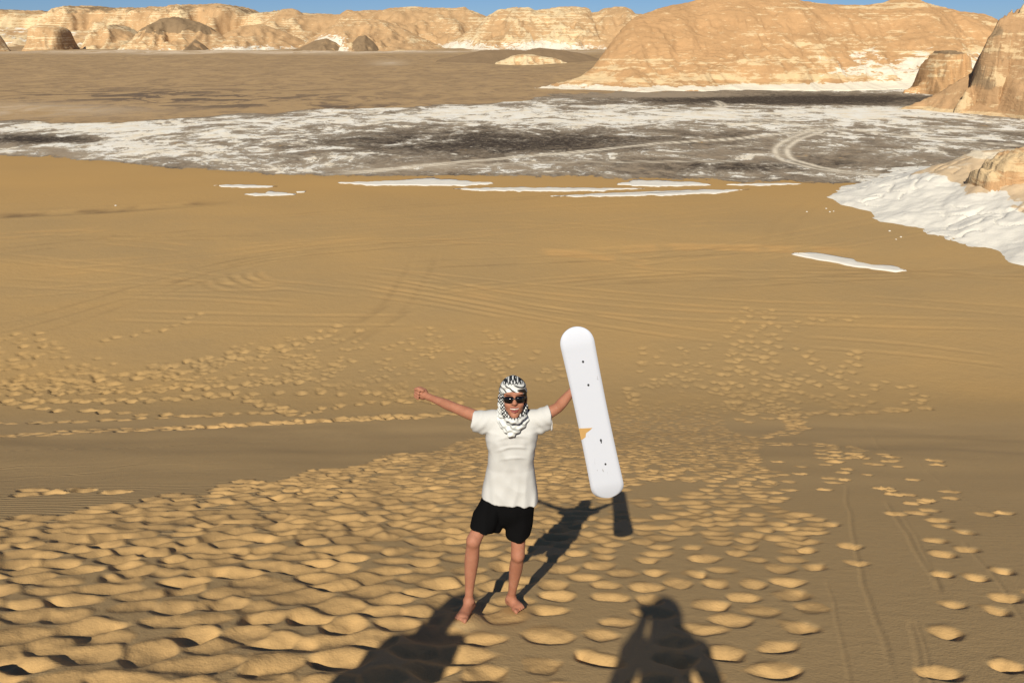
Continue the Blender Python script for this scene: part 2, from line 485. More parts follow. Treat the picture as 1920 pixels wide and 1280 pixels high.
for k in range(20):
    y0 = rng.uniform(365, 560); x0 = rng.uniform(-200, 1500); ln = rng.uniform(250, 900); tl = rng.normal(-.02, .09)
    tyre([(x0, y0), (x0 + ln * .5, max(352, y0 + tl * ln * .5 + rng.normal(0, 4))), (x0 + ln, max(352, y0 + tl * ln))], amount=rng.uniform(.25, .6), dark=rng.random() < .4, gauge=rng.uniform(.4, .9), depth=.03)

# salt flat masks -------------------------------------------------------------
PXg, PYg = to_px(GX, GY, np.zeros_like(GX))
front = (GY > 20)
jit = fbm(GX / 9., GY / 14., 4, 21)
edge_y = np.interp(PXg, [-500, 0, 150, 280, 420, 560, 640, 900, 1050, 1300, 1450, 1620, 2400], [276, 293, 300, 312, 321, 328, 330, 331, 334, 338, 342, 344, 335])
salt_zone = sstep(7.0, -6.0, PYg - edge_y + jit * 9) * front
top_y = np.interp(PXg, [-500, 0, 200, 400, 640, 900, 1000, 1040, 1200, 1500, 2400], [226, 226, 228, 218, 203, 194, 182, 176, 172, 160, 150])
brown_zone = sstep(3, -3, PYg - top_y + jit * 9) * front
salt = 0.375 + 0 * GX; dk = 0.45 + 0 * GX
for (cx, cy, rx, ry, w) in [(360, 266, 330, 40, .36), (150, 240, 220, 12, .22), (850, 212, 420, 22, .28), (1150, 220, 260, 24, .20), (1650, 212, 330, 14, .34), (1690, 270, 170, 20, .16),
                            (1920, 236, 260, 12, .26), (1500, 232, 180, 12, .16), (1400, 330, 60, 6, .2), (560, 320, 160, 10, .16), (1830, 163, 260, 14, .3), (1640, 163, 120, 7, .3), (1180, 290, 120, 6, .2),
                            (930, 268, 330, 20, -.26), (1420, 312, 260, 12, -.16), (70, 262, 130, 8, -.4), (1480, 187, 230, 9, -.9), (1330, 178, 280, 5, -.5), (120, 285, 170, 12, -.08), (760, 245, 60, 8, -.2), (1090, 203, 60, 4, -.25),
                            (800, 305, 260, 12, -.06), (1640, 195, 60, 4, -.4)]:
    salt = salt + (.80 if w > 0 else 1.0) * w * np.exp(-((PXg - cx) / rx) ** 2 - ((PYg - cy) / ry) ** 2)
for (cx, cy, rx, ry, w) in [(930, 268, 330, 22, .45), (1480, 187, 230, 8, .9), (70, 262, 130, 8, .5), (1420, 313, 150, 10, .35), (1800, 262, 170, 10, .2), (150, 285, 220, 16, -.3), (1250, 178, 160, 5, -.6), (800, 315, 400, 10, -.2), (1300, 285, 260, 20, -.1)]:
    dk = dk + w * np.exp(-((PXg - cx) / rx) ** 2 - ((PYg - cy) / ry) ** 2)
salt = np.clip(salt, 0, 1) * salt_zone * (1 - brown_zone)
pale = np.exp(-((PXg - 20) / 210) ** 2 - ((PYg - 207) / 10) ** 2) * .8 + np.exp(-((PXg - 730) / 30) ** 2 - ((PYg - 118) / 5) ** 2) * .7 \
     + 1.5 * np.exp(-((PXg - 560) / 600) ** 2 - ((PYg - 98.5) / 3.2) ** 2)
streak = np.clip(np.exp(-((PXg - 330) / 330) ** 2 - ((PYg - 182) / 16) ** 2) + .8 * np.exp(-((PXg - 700) / 420) ** 2 - ((PYg - 199) / 5) ** 2), 0, 1)

DUST = np.zeros_like(GZ)          # pale dusty vehicle tracks over the flat
def dusty(pts, wid, amt=1.0, gauge=0.0):
    L = spline(pts, 3.0)
    D, S = near_line(L, gauge + wid * 3 + 4)
    m = D < gauge + wid * 3
    DUST[m] = np.maximum(DUST[m], amt * np.clip(np.exp(-((D[m] - gauge) / (wid * .55)) ** 2) + .22 * np.exp(-(D[m] / (gauge + wid)) ** 4), 0, 1) * sstep(0, .06, S[m]) * sstep(1, .94, S[m]))
for p, w, a, g in [([(600, 330), (740, 318), (900, 302), (1060, 287), (1230, 271), (1400, 259), (1500, 249), (1545, 243)], .55, .95, .5),
                   ([(1552, 240), (1505, 256), (1470, 272), (1465, 286), (1480, 300), (1530, 314), (1600, 325), (1700, 333), (1780, 336)], .6, .95, .8),
                   ([(1545, 243), (1470, 232), (1400, 224), (1330, 217), (1300, 215), (1340, 206), (1357, 199), (1345, 191), (1335, 189)], .6, .8, .5),
                   ([(1545, 240), (1620, 247), (1700, 255), (1800, 265), (1960, 282)], .55, .8, .5), ([(1660, 237), (1800, 242), (1960, 250)], .5, .5, .5),
                   ([(620, 323), (820, 314), (1000, 307), (1200, 304), (1400, 304)], .35, .55, .5), ([(1745, 317), (1757, 325), (1762, 334)], .4, .7, .8)]:
    dusty(p, w, a, g)

# low relief on the salt flat: white crust stands a little proud
GZ += salt_zone * (1 - brown_zone) * (0.16 * fbm(GX / 5., GY / 6., 4, 60) + 0.10 * salt)
GZ += brown_zone * sstep(240, 330, GY) * 1.0 * np.clip(fbm(GX / 45., GY / 60., 4, 61) + .1, 0, 1) * 2.2
# firm sand just where the two bare feet stand
for (fx, fy, fz) in ((-.318, 4.16, .045), (.040, 4.42, 0.0)):
    w = np.exp(-(((GX - fx) / .13) ** 2 + ((GY - fy) / .17) ** 2) ** 2)
    GZ = GZ * (1 - w) + (BASE + fz) * w

nr, nt = GX.shape
V = np.stack([GX, GY, GZ], -1).reshape(-1, 3)
I = np.arange(nr * nt).reshape(nr, nt)
F = np.stack([I[:-1, :-1], I[:-1, 1:], I[1:, 1:], I[1:, :-1]], -1).reshape(-1, 4)[:, ::-1]
Fw = np.stack([I[:-1, -1], I[:-1, 0], I[1:, 0], I[1:, -1]], -1)[:, ::-1]
F = np.concatenate([F, Fw])

def ground_material(name, flat_too):
    t = NT(name)
    P = t.obj()
    n_fine = t.noise(P, 55.0, 2, .7)
    sand = t.mix(t.attr("sunlit_tone"), t.mix(t.attr("tone"), (0.530, 0.366, 0.180), (0.570, 0.388, 0.182)), t.mix(t.attr("tone"), (0.580, 0.360, 0.148), (0.625, 0.378, 0.146)))  # warm sunlight painted into trodden sand, greyer shade into the untrodden slope
    sand = t.mix(t.attr("plain_sand"), sand, t.mix(t.attr("tone"), (0.355, 0.246, 0.120), (0.435, 0.282, 0.119)))
    sand = t.mix(t.ma('MULTIPLY', t.noise(P, 1.1, 4, .65), .30), sand, t.mix(.45, sand, (0.22, 0.145, 0.075)))
    sand = t.mix(t.ma('MULTIPLY', n_fine, .28), sand, t.mix(.6, sand, (0.20, 0.13, 0.065)))
    sand = t.mix(t.ma('MULTIPLY', t.attr("far_sand"), .75), sand, (0.395, 0.245, 0.095))
    sand = t.mix(t.ma('MULTIPLY', t.attr("track"), .7), sand, (0.47, 0.29, 0.12))
    sand = t.mix(t.ma('MULTIPLY', t.attr("track_dark"), .6), sand, (0.19, 0.125, 0.065))
    col = sand
    t.b.inputs["Roughness"].default_value = 0.95
    t.b.inputs["Specular IOR Level"].default_value = 0.08
    if not flat_too:
        wv = t.n("ShaderNodeTexWave"); wv.wave_type = 'BANDS'; wv.bands_direction = 'Y'
        t.put(wv.inputs["Vector"], t.scaled(P, (1.0, 1.0, 0.0))); wv.inputs["Scale"].default_value = 2.0; wv.inputs["Distortion"].default_value = 7.0
        wv.inputs["Detail"].default_value = 1.0; wv.inputs["Detail Scale"].default_value = .6
        rip = t.ma('MULTIPLY', t.ma('MULTIPLY', wv.outputs["Fac"], t.attr("ripple")), .5)
        t.color(col)
        t.bump(t.ma('ADD', t.ma('ADD', rip, t.ma('MULTIPLY', n_fine, .20)), t.ma('ADD', t.ma('MULTIPLY', t.noise(P, 9.0, 3, .6), .30), t.ma('MULTIPLY', t.ma('MULTIPLY', t.noise(P, 1.7, 4, .72), t.attr("plain_sand")), 2.4))), dist=0.03, strength=0.6)
        return t.m
    # brown gravel plain
    st = t.scaled(P, (.55, .46, 1.0))
    g2 = t.noise(st, .55, 5, .72); g3 = t.noise(st, .16, 6, .68, 1.0)
    grav = t.mix(t.attr("tone"), (0.325, 0.222, 0.122), (0.385, 0.265, 0.145))
    grav = t.mix(t.ma('MULTIPLY', t.ss(.46, .62, g2), .55), grav, (0.21, 0.15, 0.095))
    dm = t.ma('MULTIPLY', t.ss(.48, .56, g3), t.ma('ADD', t.attr("streak"), .14), clamp=True)
    grav = t.mix(t.ma('MULTIPLY', dm, .8), grav, (0.105, 0.08, 0.065))
    grav = t.mix(t.ma('MULTIPLY', t.ss(.55, .40, g3), .45), grav, (0.42, 0.29, 0.155))
    grav = t.mix(t.ma('MULTIPLY', t.attr("pale"), t.ss(.3, .6, g3), clamp=True), grav, (0.56, 0.45, 0.33))
    # dark crust and white chalk of the flat
    c1 = t.noise(st, .17, 5, .70, 1.2); c2 = t.noise(st, .62, 5, .76, 1.0); c3 = t.noise(st, 2.6, 3, .78)
    crust = t.mix(t.ss(.40, .70, t.ma('ADD', t.ma('MULTIPLY', c2, .75), t.ma('MULTIPLY', t.attr("dark"), .36))), (0.29, 0.232, 0.170), (0.050, 0.039, 0.031))
    crust = t.mix(t.ma('MULTIPLY', t.ss(.50, .70, c3), .5), crust, (0.34, 0.285, 0.22))
    mixn = t.ma('ADD', t.ma('MULTIPLY', c1, .50), t.ma('ADD', t.ma('MULTIPLY', c2, .38), t.ma('MULTIPLY', c3, .12)))
    cov = t.ma('ADD', t.ma('MULTIPLY', t.ma('SUBTRACT', mixn, .5), 3.4), t.attr("salt"))
    wm = t.ss(.46, .58, cov)
    thin = t.ma('MULTIPLY', t.ss(.24, .50, cov), .50)
    chalk = t.mix(t.ss(.4, .7, g2), (0.74, 0.72, 0.67), (0.70, 0.61, 0.47))
    flat = t.mix(thin, crust, (0.46, 0.40, 0.32))
    flat = t.mix(wm, flat, chalk)
    flat = t.mix(t.ma('MULTIPLY', t.attr("dust"), t.ss(.25, .50, c2), clamp=True), flat, (0.66, 0.59, 0.48))
    e = t.ma('MULTIPLY', t.ma('SUBTRACT', mixn, .5), 3.6)
    zf = t.ss(.42, .58, t.ma('ADD', t.attr("zone_flat"), e))
    zb = t.ss(.35, .65, t.ma('ADD', t.attr("zone_brown"), e))
    col = t.mix(zf, sand, flat)
    col = t.mix(zb, col, grav)
    t.color(col)
    t.bump(t.ma('MULTIPLY', t.ma('ADD', g2, t.ma('MULTIPLY', wm, .3)), t.ma('ADD', t.attr("zone_rough"), .05)), dist=0.5, strength=0.8)
    return t.m

ground = mesh_obj("desert_ground", V, F, ground_material("dune_sand", False))
ground.data.materials.append(ground_material("salt_flat", True))
far_v = ((salt_zone > .001) | (brown_zone > .001) | ((PYg < 362) & front)).ravel()
ground.data.polygons.foreach_set("material_index", far_v[F].any(1).astype(np.int32))
tag(ground, "tan sand dune full of footprints running out to a salt flat and gravel plain", kind="structure")
fattr(ground, "salt", salt); fattr(ground, "dark", np.clip(dk, 0, 1)); fattr(ground, "zone_flat", salt_zone)
fattr(ground, "zone_brown", brown_zone); fattr(ground, "dust", np.clip(DUST, 0, 1)); fattr(ground, "track", np.clip(TRACK, 0, 1.3))
fattr(ground, "track_dark", np.clip(TRACKD, 0, 1.5)); fattr(ground, "streak", streak); fattr(ground, "pale", pale)
fattr(ground, "far_sand", sstep(60, 88, GY)); fattr(ground, "zone_rough", np.clip(salt_zone + brown_zone, 0, 1) * .5)
fattr(ground, "ripple", (1 - sstep(0.05, .5, DIST)) * (0.12 + .88 * sstep(-1.0, -4.0, GX)) * (1 - sstep(30, 45, GR)) * sstep(6, 9, GR))
fattr(ground, "tone", np.clip(.5 + 1.0 * fbm(GX / 16., GY / 9., 5, 71, gain=.62), 0, 1)); fattr(ground, "plain_sand", sstep(2.2, 0.25, BASE - und) * .95)
fattr(ground, "sunlit_tone", .62 * np.clip(.25 + .75 * DIST, 0, 1) * sstep(-.02, .35, DIST + .3 * fbm(GX / .3, GY / .4, 2, 95)))  # mask of the painted sunlit tone, strongest inside the prints

# ================================================================== HILLS: real height fields with front, top and back
def rock_material(name, orange, cream, white, brown, bump=0.6):
    t = NT(name)
    P = t.obj()
    n1 = t.noise(P, t_scale(0.10), 5, .6); n2 = t.noise(t.scaled(P, (.6, .6, 2.2)), .35, 6, .68, .5)
    n3 = t.noise(P, 1.6, 4, .7)
    col = t.mix(t.ss(.35, .65, n1), orange, tuple(o * .86 for o in orange))
    # strata: thin level bands
    zb = t.noise(t.scaled(P, (.02, .02, 1.0)), .9, 4, .65)
    sp = t.ma('ADD', t.ma('MULTIPLY', t.ma('SUBTRACT', n2, .5), 1.6), t.ma('ADD', t.ma('MULTIPLY', t.ma('SUBTRACT', zb, .5), 1.5), t.attr("cream")))
    col = t.mix(t.ss(.47, .62, sp), col, cream)
    col = t.mix(t.ma('MULTIPLY', t.ss(.60, .68, t.noise(t.scaled(P, (.45, .45, 1.5)), .8, 4, .7)), .8), col, cream)
    col = t.mix(t.ss(.47, .57, t.ma('ADD', t.attr("white"), t.ma('MULTIPLY', t.ma('SUBTRACT', n2, .5), 1.3))), col, white)
    col = t.mix(t.ss(.44, .60, t.ma('ADD', t.attr("brown"), t.ma('MULTIPLY', t.ma('SUBTRACT', n1, .5), .9))), col, brown)
    col = t.mix(t.ma('MULTIPLY', t.ss(.55, .8, n3), .35), col, t.mix(.5, col, (0.16, 0.11, 0.07)))
    t.color(col)
    t.b.inputs["Roughness"].default_value = 0.95
    t.b.inputs["Specular IOR Level"].default_value = 0.05
    t.bump(t.ma('ADD', t.ma('MULTIPLY', n2, 1.0), t.ma('MULTIPLY', n3, .35)), dist=bump, strength=0.7)
    return t.m
def t_scale(s): return s

ORANGE = (0.50, 0.305, 0.155); CREAM = (0.62, 0.465, 0.275); WHITE = (0.70, 0.64, 0.53); BROWN = (0.255, 0.180, 0.110)
M_MESA = rock_material("mesa_rock", ORANGE, CREAM, WHITE, BROWN)
M_FAR = rock_material("far_rock", (0.50, 0.325, 0.175), (0.64, 0.505, 0.315), (0.72, 0.67, 0.57), (0.25, 0.175, 0.105))
M_SLOPE = rock_material("scree_rock", (0.45, 0.285, 0.155), (0.56, 0.42, 0.25), (0.66, 0.60, 0.50), (0.27, 0.19, 0.115))
M_CHALK = rock_material("chalk_rock", (0.55, 0.42, 0.28), (0.62, 0.54, 0.42), (0.625, 0.605, 0.560), (0.38, 0.25, 0.14), bump=.18)

def hill(name, crest, front, back, res, mat, label, prof='talus', rough=1.0, gully=0.25, gscale=14.0, strata=0.0, cream=.35, white_low=.0, brown_top=.0,
         seed=1, tone=None, post=None, keep=0.0, plan=.65):
    """crest: surveyed skyline [(bearing px, py, distance)]; front/back: horizontal run of each flank"""
    C = [at_dist(*c) for c in crest]
    xs = np.array([c.x for c in C]); o = np.argsort(xs); xs = xs[o]
    ys = np.array([c.y for c in C])[o]; zs = np.maximum(np.array([c.z for c in C])[o], 0.0)
    Hm = zs.max()
    x0, x1 = xs[0] - 1, xs[-1] + 1
    y0, y1 = ys.min() - front * 1.25, ys.max() + back * 1.1
    nx = int((x1 - x0) / res[0]) + 2; ny = int((y1 - y0) / res[1]) + 2
    gx, gy = np.meshgrid(np.linspace(x0, x1, nx), np.linspace(y0, y1, ny), indexing='ij')
    H = np.interp(gx, xs, zs); Yc = np.interp(gx, xs, ys)
    H = H * sstep(x0, x0 + 2 * res[0], gx) * sstep(x1, x1 - 2 * res[0], gx)
    shape = np.clip(H / Hm, 0.0, 1) ** plan
    g = ridged((gx + 6 * fbm(gx / 30., gy / 30., 2, seed + 4)) / gscale, gy / (gscale * 2.6), 3, seed)
    s = (gy - (Yc - front * shape)) / np.maximum(front * shape, .5)           # 0 at front base, 1 at crest
    s = s + gully * (g - 0.45) * np.clip(1.25 - s, 0, 1) * sstep(-.3, .15, s)
    b = ((Yc + back * shape) - gy) / np.maximum(back * shape, .5)
    if prof == 'talus': tab = ([-1, 0, .12, .45, .62, .75, .88, 1, 3], [0, 0, .06, .40, .60, .80, .93, 1, 1])
    elif prof == 'cliff': tab = ([-1, 0, .10, .30, .42, .55, .72, 1, 3], [0, 0, .10, .34, .62, .90, .97, 1, 1])
    elif prof == 'butte': tab = ([-1, 0, .15, .28, .40, .52, .70, 1, 3], [0, 0, .08, .22, .70, .92, .98, 1, 1])
    elif prof == 'dome': tab = ([-1, 0, .1, .3, .6, .8, 1, 3], [0, 0, .07, .36, .78, .94, 1, 1])
    elif prof == 'cone': tab = ([-1, 0, .1, .85, 1, 3], [0, 0, .06, .86, 1, 1])
    else: tab = ([-1, 0, .2, .5, .8, 1, 3], [0, 0, .12, .42, .80, 1, 1])
    p = np.minimum(np.interp(s, *tab), np.interp(b, *tab))
    z = H * p
    rel = z / Hm
    if strata:
        st = strata * (0.7 + 0.6 * fbm(gx / 40., gy / 40., 2, seed + 9))
        zz = z / st + .6 * fbm(gx / 25., gy / 25., 2, seed + 12)
        z = z + st * .5 * (sstep(.55, .9, zz - np.floor(zz)) - (zz - np.floor(zz))) * sstep(.05, .2, p) * (1 - .6 * sstep(.97, 1, p))
    lump = fbm(gx / (res[0] * 9), gy / (res[1] * 9), 5, seed + 20, gain=.58)
    z = z + rough * lump * sstep(0.0, .15, p) * (1 - .75 * sstep(.985, 1., p) * (1 - keep))
    z = np.where(p <= 0, -0.6, z)
    if post is not None: z = post(gx, gy, z, p, s)
    edge = np.zeros_like(z, bool); edge[0] = edge[-1] = True; edge[:, 0] = edge[:, -1] = True
    z = np.where(edge, -1.5, z)
    V = np.stack([gx, gy, z], -1).reshape(-1, 3)
    I = np.arange(nx * ny).reshape(nx, ny)
    F = np.stack([I[:-1, :-1], I[1:, :-1], I[1:, 1:], I[:-1, 1:]], -1).reshape(-1, 4)
    used = (z.reshape(-1)[F] > -0.55).any(1)
    F = F[used]
    ids = np.unique(F); mp = np.zeros(nx * ny, int); mp[ids] = np.arange(len(ids))
    ob = mesh_obj(name, V[ids], mp[F], mat)
    big = fbm(gx / (gscale * 2.2), gy / (gscale * 2.2), 3, seed + 30)
    cr = cream + .5 * big + .35 * (g - .45)
    wh = 1.25 * white_low * sstep(.42, .02, rel) + .35 * big * min(1, white_low * 2) - .05
    br = brown_top * sstep(.45, .85, rel) + .25 * big * min(1, brown_top * 2) - .05
    if tone is not None: cr, wh, br = tone(gx, gy, z, rel, s, cr, wh, br)
    for nm, a in (("cream", cr), ("white", wh), ("brown", br)): fattr(ob, nm, (a + 0 * z).reshape(-1)[ids])
    tag(ob, label, kind="structure")
    return ob

# --- far ridges -------------------------------------------------------------
hill("mesa", [(-420, 40, 1250), (-300, 24, 1250), (-150, 20, 1250), (0, 18, 1250), (35, 19, 1250), (60, 24, 1250), (75, 20, 1250), (95, 27, 1250), (115, 25, 1250), (130, 17, 1250),
              (150, 11, 1250), (190, 12, 1250), (205, 16, 1250), (260, 15, 1250), (330, 13, 1250), (350, 9, 1250), (385, 9, 1250), (420, 8, 1250), (445, 12, 1250), (458, 17, 1250), (475, 27, 1250), (510, 23, 1250),
              (530, 20, 1250), (560, 24, 1250), (620, 27, 1250), (680, 30, 1250), (760, 60, 1250)], 150, 200, (2.6, 3.2), M_FAR,
     "long pale mesa ridge with ledges on the left skyline", prof='cliff', rough=3.0, gully=.28, gscale=40., strata=7., cream=.5, white_low=.55, brown_top=.55, seed=3, keep=.3)
hill("mesa", [(470, 75, 1050), (500, 40, 1050), (520, 26, 1050), (532, 17, 1050), (548, 16, 1050), (560, 20, 1050), (570, 28, 1050), (600, 30, 1050), (640, 27, 1050), (652, 19, 1050), (700, 19, 1050), (722, 19, 1050), (735, 15, 1050),
              (765, 13, 1050), (790, 12, 1050), (815, 15, 1050), (850, 15, 1050), (870, 12, 1050), (880, 18, 1050), (900, 26, 1050), (918, 33, 1050), (940, 60, 1050)], 170, 160, (2.2, 2.8), M_FAR,
     "orange and cream mesa with crags in the middle of the skyline", prof='talus', rough=2.2, gully=.32, gscale=34., strata=6., cream=.36, white_low=.45, brown_top=.15, seed=12, keep=.3)
hill("mesa", [(820, 110, 900), (860, 70, 900), (890, 48, 900), (915, 30, 900), (935, 18, 900), (955, 14, 900), (975, 12, 900), (992, 14, 900), (1003, 19, 900), (1030, 15, 900), (1060, 13, 900), (1095, 14, 900), (1104, 17, 900), (1108, 25, 900),
              (1120, 23, 900), (1132, 16, 900), (1150, 13, 900), (1170, 13, 900), (1183, 18, 900), (1190, 26, 900), (1230, 30, 900), (1330, 40, 900), (1420, 60, 900)], 150, 120, (1.9, 2.4), M_FAR,
     "cream flat-topped mesa with deep gullies left of the great mesa", prof='talus', rough=2.0, gully=.36, gscale=30., strata=5., cream=.46, white_low=.55, brown_top=.10, seed=21, keep=.3)
hill("hill", [(-260, 90, 1000), (-180, 62, 1000), (-60, 50, 1000), (40, 52, 1000), (120, 60, 1000), (200, 55, 1000), (300, 60, 1000), (360, 80, 1000)], 120, 100, (2.2, 2.6), M_FAR,
     "low hill streaked with white behind the lone butte", prof='soft', rough=2.0, gully=.3, gscale=26., strata=5., cream=.5, white_low=.8, brown_top=.0, seed=33,
     tone=lambda gx, gy, z, rel, s, cr, wh, br: (cr, .35 + .9 * fbm(gx / 30., gy / 14., 3, 5), .30 + .7 * fbm(gx / 40., gy / 25., 2, 8) - .5 * rel))
hill("hill", [(225, 98, 800), (240, 84, 800), (255, 66, 800), (275, 50, 800), (300, 35, 800), (325, 31, 800), (345, 33, 800), (370, 40, 800), (395, 52, 800), (415, 66, 800), (440, 84, 800), (460, 98, 800)], 75, 70, (1.3, 1.6), M_FAR,
     "mound with a dark brown cap above a pale skirt", prof='talus', rough=1.1, gully=.36, gscale=15., strata=3., cream=.42, seed=40,
     tone=lambda gx, gy, z, rel, s, cr, wh, br: (cr, .5 * sstep(.25, .0, rel) + .3 * fbm(gx / 14., gy / 14., 2, 3), 1.0 * sstep(.42, .62, rel + .25 * fbm(gx / 12., gy / 12., 2, 4)) - .1))
hill("hill", [(160, 98, 860), (172, 78, 860), (182, 62, 860), (200, 52, 860), (218, 46, 860), (235, 54, 860), (255, 66, 860), (275, 85, 860), (290, 98, 860)], 60, 60, (1.3, 1.6), M_FAR,
     "rounded pale orange hill beside the dark capped mound", prof='cliff', rough=1.2, gully=.3, gscale=14., strata=3., cream=.48, white_low=.3, brown_top=.45, seed=44)
hill("hill", [(370, 98, 840), (400, 80, 840), (430, 60, 840), (460, 48, 840), (490, 45, 840), (520, 54, 840), (548, 66, 840), (580, 82, 840), (610, 98, 840)], 100, 90, (1.4, 1.8), M_FAR,
     "smooth orange hill right of the dark capped mound", prof='talus', rough=1.3, gully=.32, gscale=20., strata=4., cream=.22, white_low=.5, seed=47)
hill("hill", [(540, 99, 830), (575, 80, 830), (610, 55, 830), (650, 40, 830), (690, 35, 830), (720, 38, 830), (750, 50, 830), (790, 70, 830), (830, 88, 830), (860, 100, 830)], 120, 110, (1.5, 1.8), M_FAR,
     "broad orange hill with a white gully below the skyline crags", prof='talus', rough=1.7, gully=.34, gscale=24., strata=5., cream=.26, seed=50,
     tone=lambda gx, gy, z, rel, s, cr, wh, br: (cr, .75 * np.exp(-((gx + 165) / 26.) ** 2) * sstep(.9, .2, rel) + .25 * sstep(.2, 0, rel), br - .1))
for pts, lab, sd in [([(548, 99, 745), (570, 86, 745), (592, 76, 745), (612, 72, 745), (630, 80, 745), (650, 99, 745)], "small brown debris cone at the foot of the orange hill", 61),
                     ([(640, 99, 740), (655, 86, 740), (672, 68, 740), (685, 66, 740), (700, 78, 740), (715, 99, 740)], "pointed brown debris cone below the white gully", 62),
                     ([(345, 97, 760), (358, 84, 760), (366, 74, 760), (378, 82, 760), (392, 97, 760)], "little brown cone in front of the dark capped mound", 64)]:
    hill("hill", pts, 34, 34, (.9, 1.0), M_FAR, lab, prof='cone', rough=.7, gully=.25, gscale=9., cream=-.2, brown_top=.0, seed=sd,
         tone=lambda gx, gy, z, rel, s, cr, wh, br: (cr - .2, wh * 0, .72 + .4 * fbm(gx / 9., gy / 9., 2, 3)))
hill("hill", [(820, 112, 480), (860, 105, 480), (900, 95, 480), (950, 93, 480), (985, 95, 480), (1010, 90, 480), (1050, 94, 480), (1085, 99, 480), (1110, 106, 480), (1140, 116, 480)], 55, 60, (1.0, 1.2), M_FAR,
     "low dark brown ridge in front of the cream mesa", prof='soft', rough=.6, gully=.2, gscale=14., cream=-.2, seed=70,
     tone=lambda gx, gy, z, rel, s, cr, wh, br: (cr - .3, wh * 0, .8 + .2 * fbm(gx / 9., gy / 9., 2, 3)))
hill("rock_outcrop", [(930, 117, 425), (945, 112, 425), (960, 105, 425), (978, 102, 425), (1000, 103, 425), (1015, 106, 425), (1040, 109, 425), (1062, 117, 425)], 14, 14, (.5, .5), M_FAR,
     "small cream rock outcrop set against the low brown ridge", prof='cliff', rough=.5, gully=.35, gscale=6., strata=1.2, cream=.7, seed=72)
hill("butte", [(44, 95, 780), (52, 91, 780), (60, 80, 780), (66, 60, 780), (70, 49, 780), (78, 47, 780), (100, 48, 780), (116, 51, 780), (122, 55, 780), (127, 66, 780), (132, 82, 780), (138, 95, 780)], 34, 26, (.7, .8), M_FAR,
     "lone blocky pale orange butte on the left edge of the plain", prof='cliff', rough=.7, gully=.12, gscale=12., strata=2.5, cream=.55, seed=81, plan=1.0,
     tone=lambda gx, gy, z, rel, s, cr, wh, br: (.42 + .35 * fbm(gx / 14. + gy / 17., z / 6., 3, 62), wh * 0, br * 0 - .2))
hill("rock_outcrop", [(-60, 95, 740), (-40, 70, 740), (-15, 62, 740), (0, 78, 740), (8, 88, 740), (16, 95, 740)], 20, 22, (.7, .8), M_FAR,
     "rock outcrop cut by the left edge of the picture", prof='butte', rough=.8, gully=.3, gscale=8., strata=2., cream=.55, seed=83)

# --- the great mesa at the right -------------------------------------------
def great_tone(gx, gy, z, rel, s, cr, wh, br):
    lower = sstep(.50, .10, rel)
    right = sstep(45, 120, gx)
    cr = .20 + .26 * lower + .30 * fbm(gx / 16., gy / 9., 3, 7) + .20 * right
    wh = .72 * sstep(.085, .01, rel) + .62 * right * sstep(.62, .2, rel) + .22 * fbm(gx / 10., gy / 7., 3, 9) - .05
    return cr, wh, br * 0 - .3 + .35 * sstep(.8, .98, rel)
hill("mesa", [(1005, 166, 238), (1030, 161, 242), (1060, 153, 246), (1090, 143, 250), (1110, 128, 254), (1130, 103, 260), (1150, 76, 266), (1165, 56, 270), (1180, 40, 274), (1195, 30, 278), (1240, 15, 284), (1262, 9, 287),
              (1290, 5, 290), (1310, -2, 292), (1360, -10, 294), (1420, -12, 294), (1480, -6, 294), (1510, 3, 294), (1560, 8, 294), (1620, 10, 294), (1655, 5, 294), (1680, -3, 294), (1715, -4, 294), (1740, 6, 294),
              (1775, 14, 294), (1800, 21, 294), (1850, 27, 294), (1868, 36, 292), (1890, 60, 290), (1920, 85, 286), (2000, 110, 284), (2100, 130, 280)], 62, 80, (.42, .5), M_MESA,
     "great rounded orange mesa with cream ledges and a white foot", prof='talus', rough=.75, gully=.13, gscale=17., strata=1.2, seed=90, tone=great_tone, keep=.1)
hill("butte", [(1700, 168, 222), (1722, 160, 222), (1733, 148, 222), (1738, 120, 222), (1745, 112, 222), (1760, 100, 222), (1764, 95, 222), (1793, 95, 222), (1797, 100, 222), (1806, 114, 222), (1812, 130, 222), (1824, 150, 222), (1840, 168, 222)],
     13, 12, (.22, .25), M_MESA, "small flat-capped butte in front of the great mesa", prof='cliff', rough=.35, gully=.3, gscale=4., strata=1.6, cream=.42, seed=95, plan=1.1,
     tone=lambda gx, gy, z, rel, s, cr, wh, br: (.40 + .45 * fbm(gx / 5. + gy / 7., z / 2., 3, 61), wh * 0 + .5 * sstep(.1, .0, rel), 1.2 * sstep(.91, .97, rel) - .2))
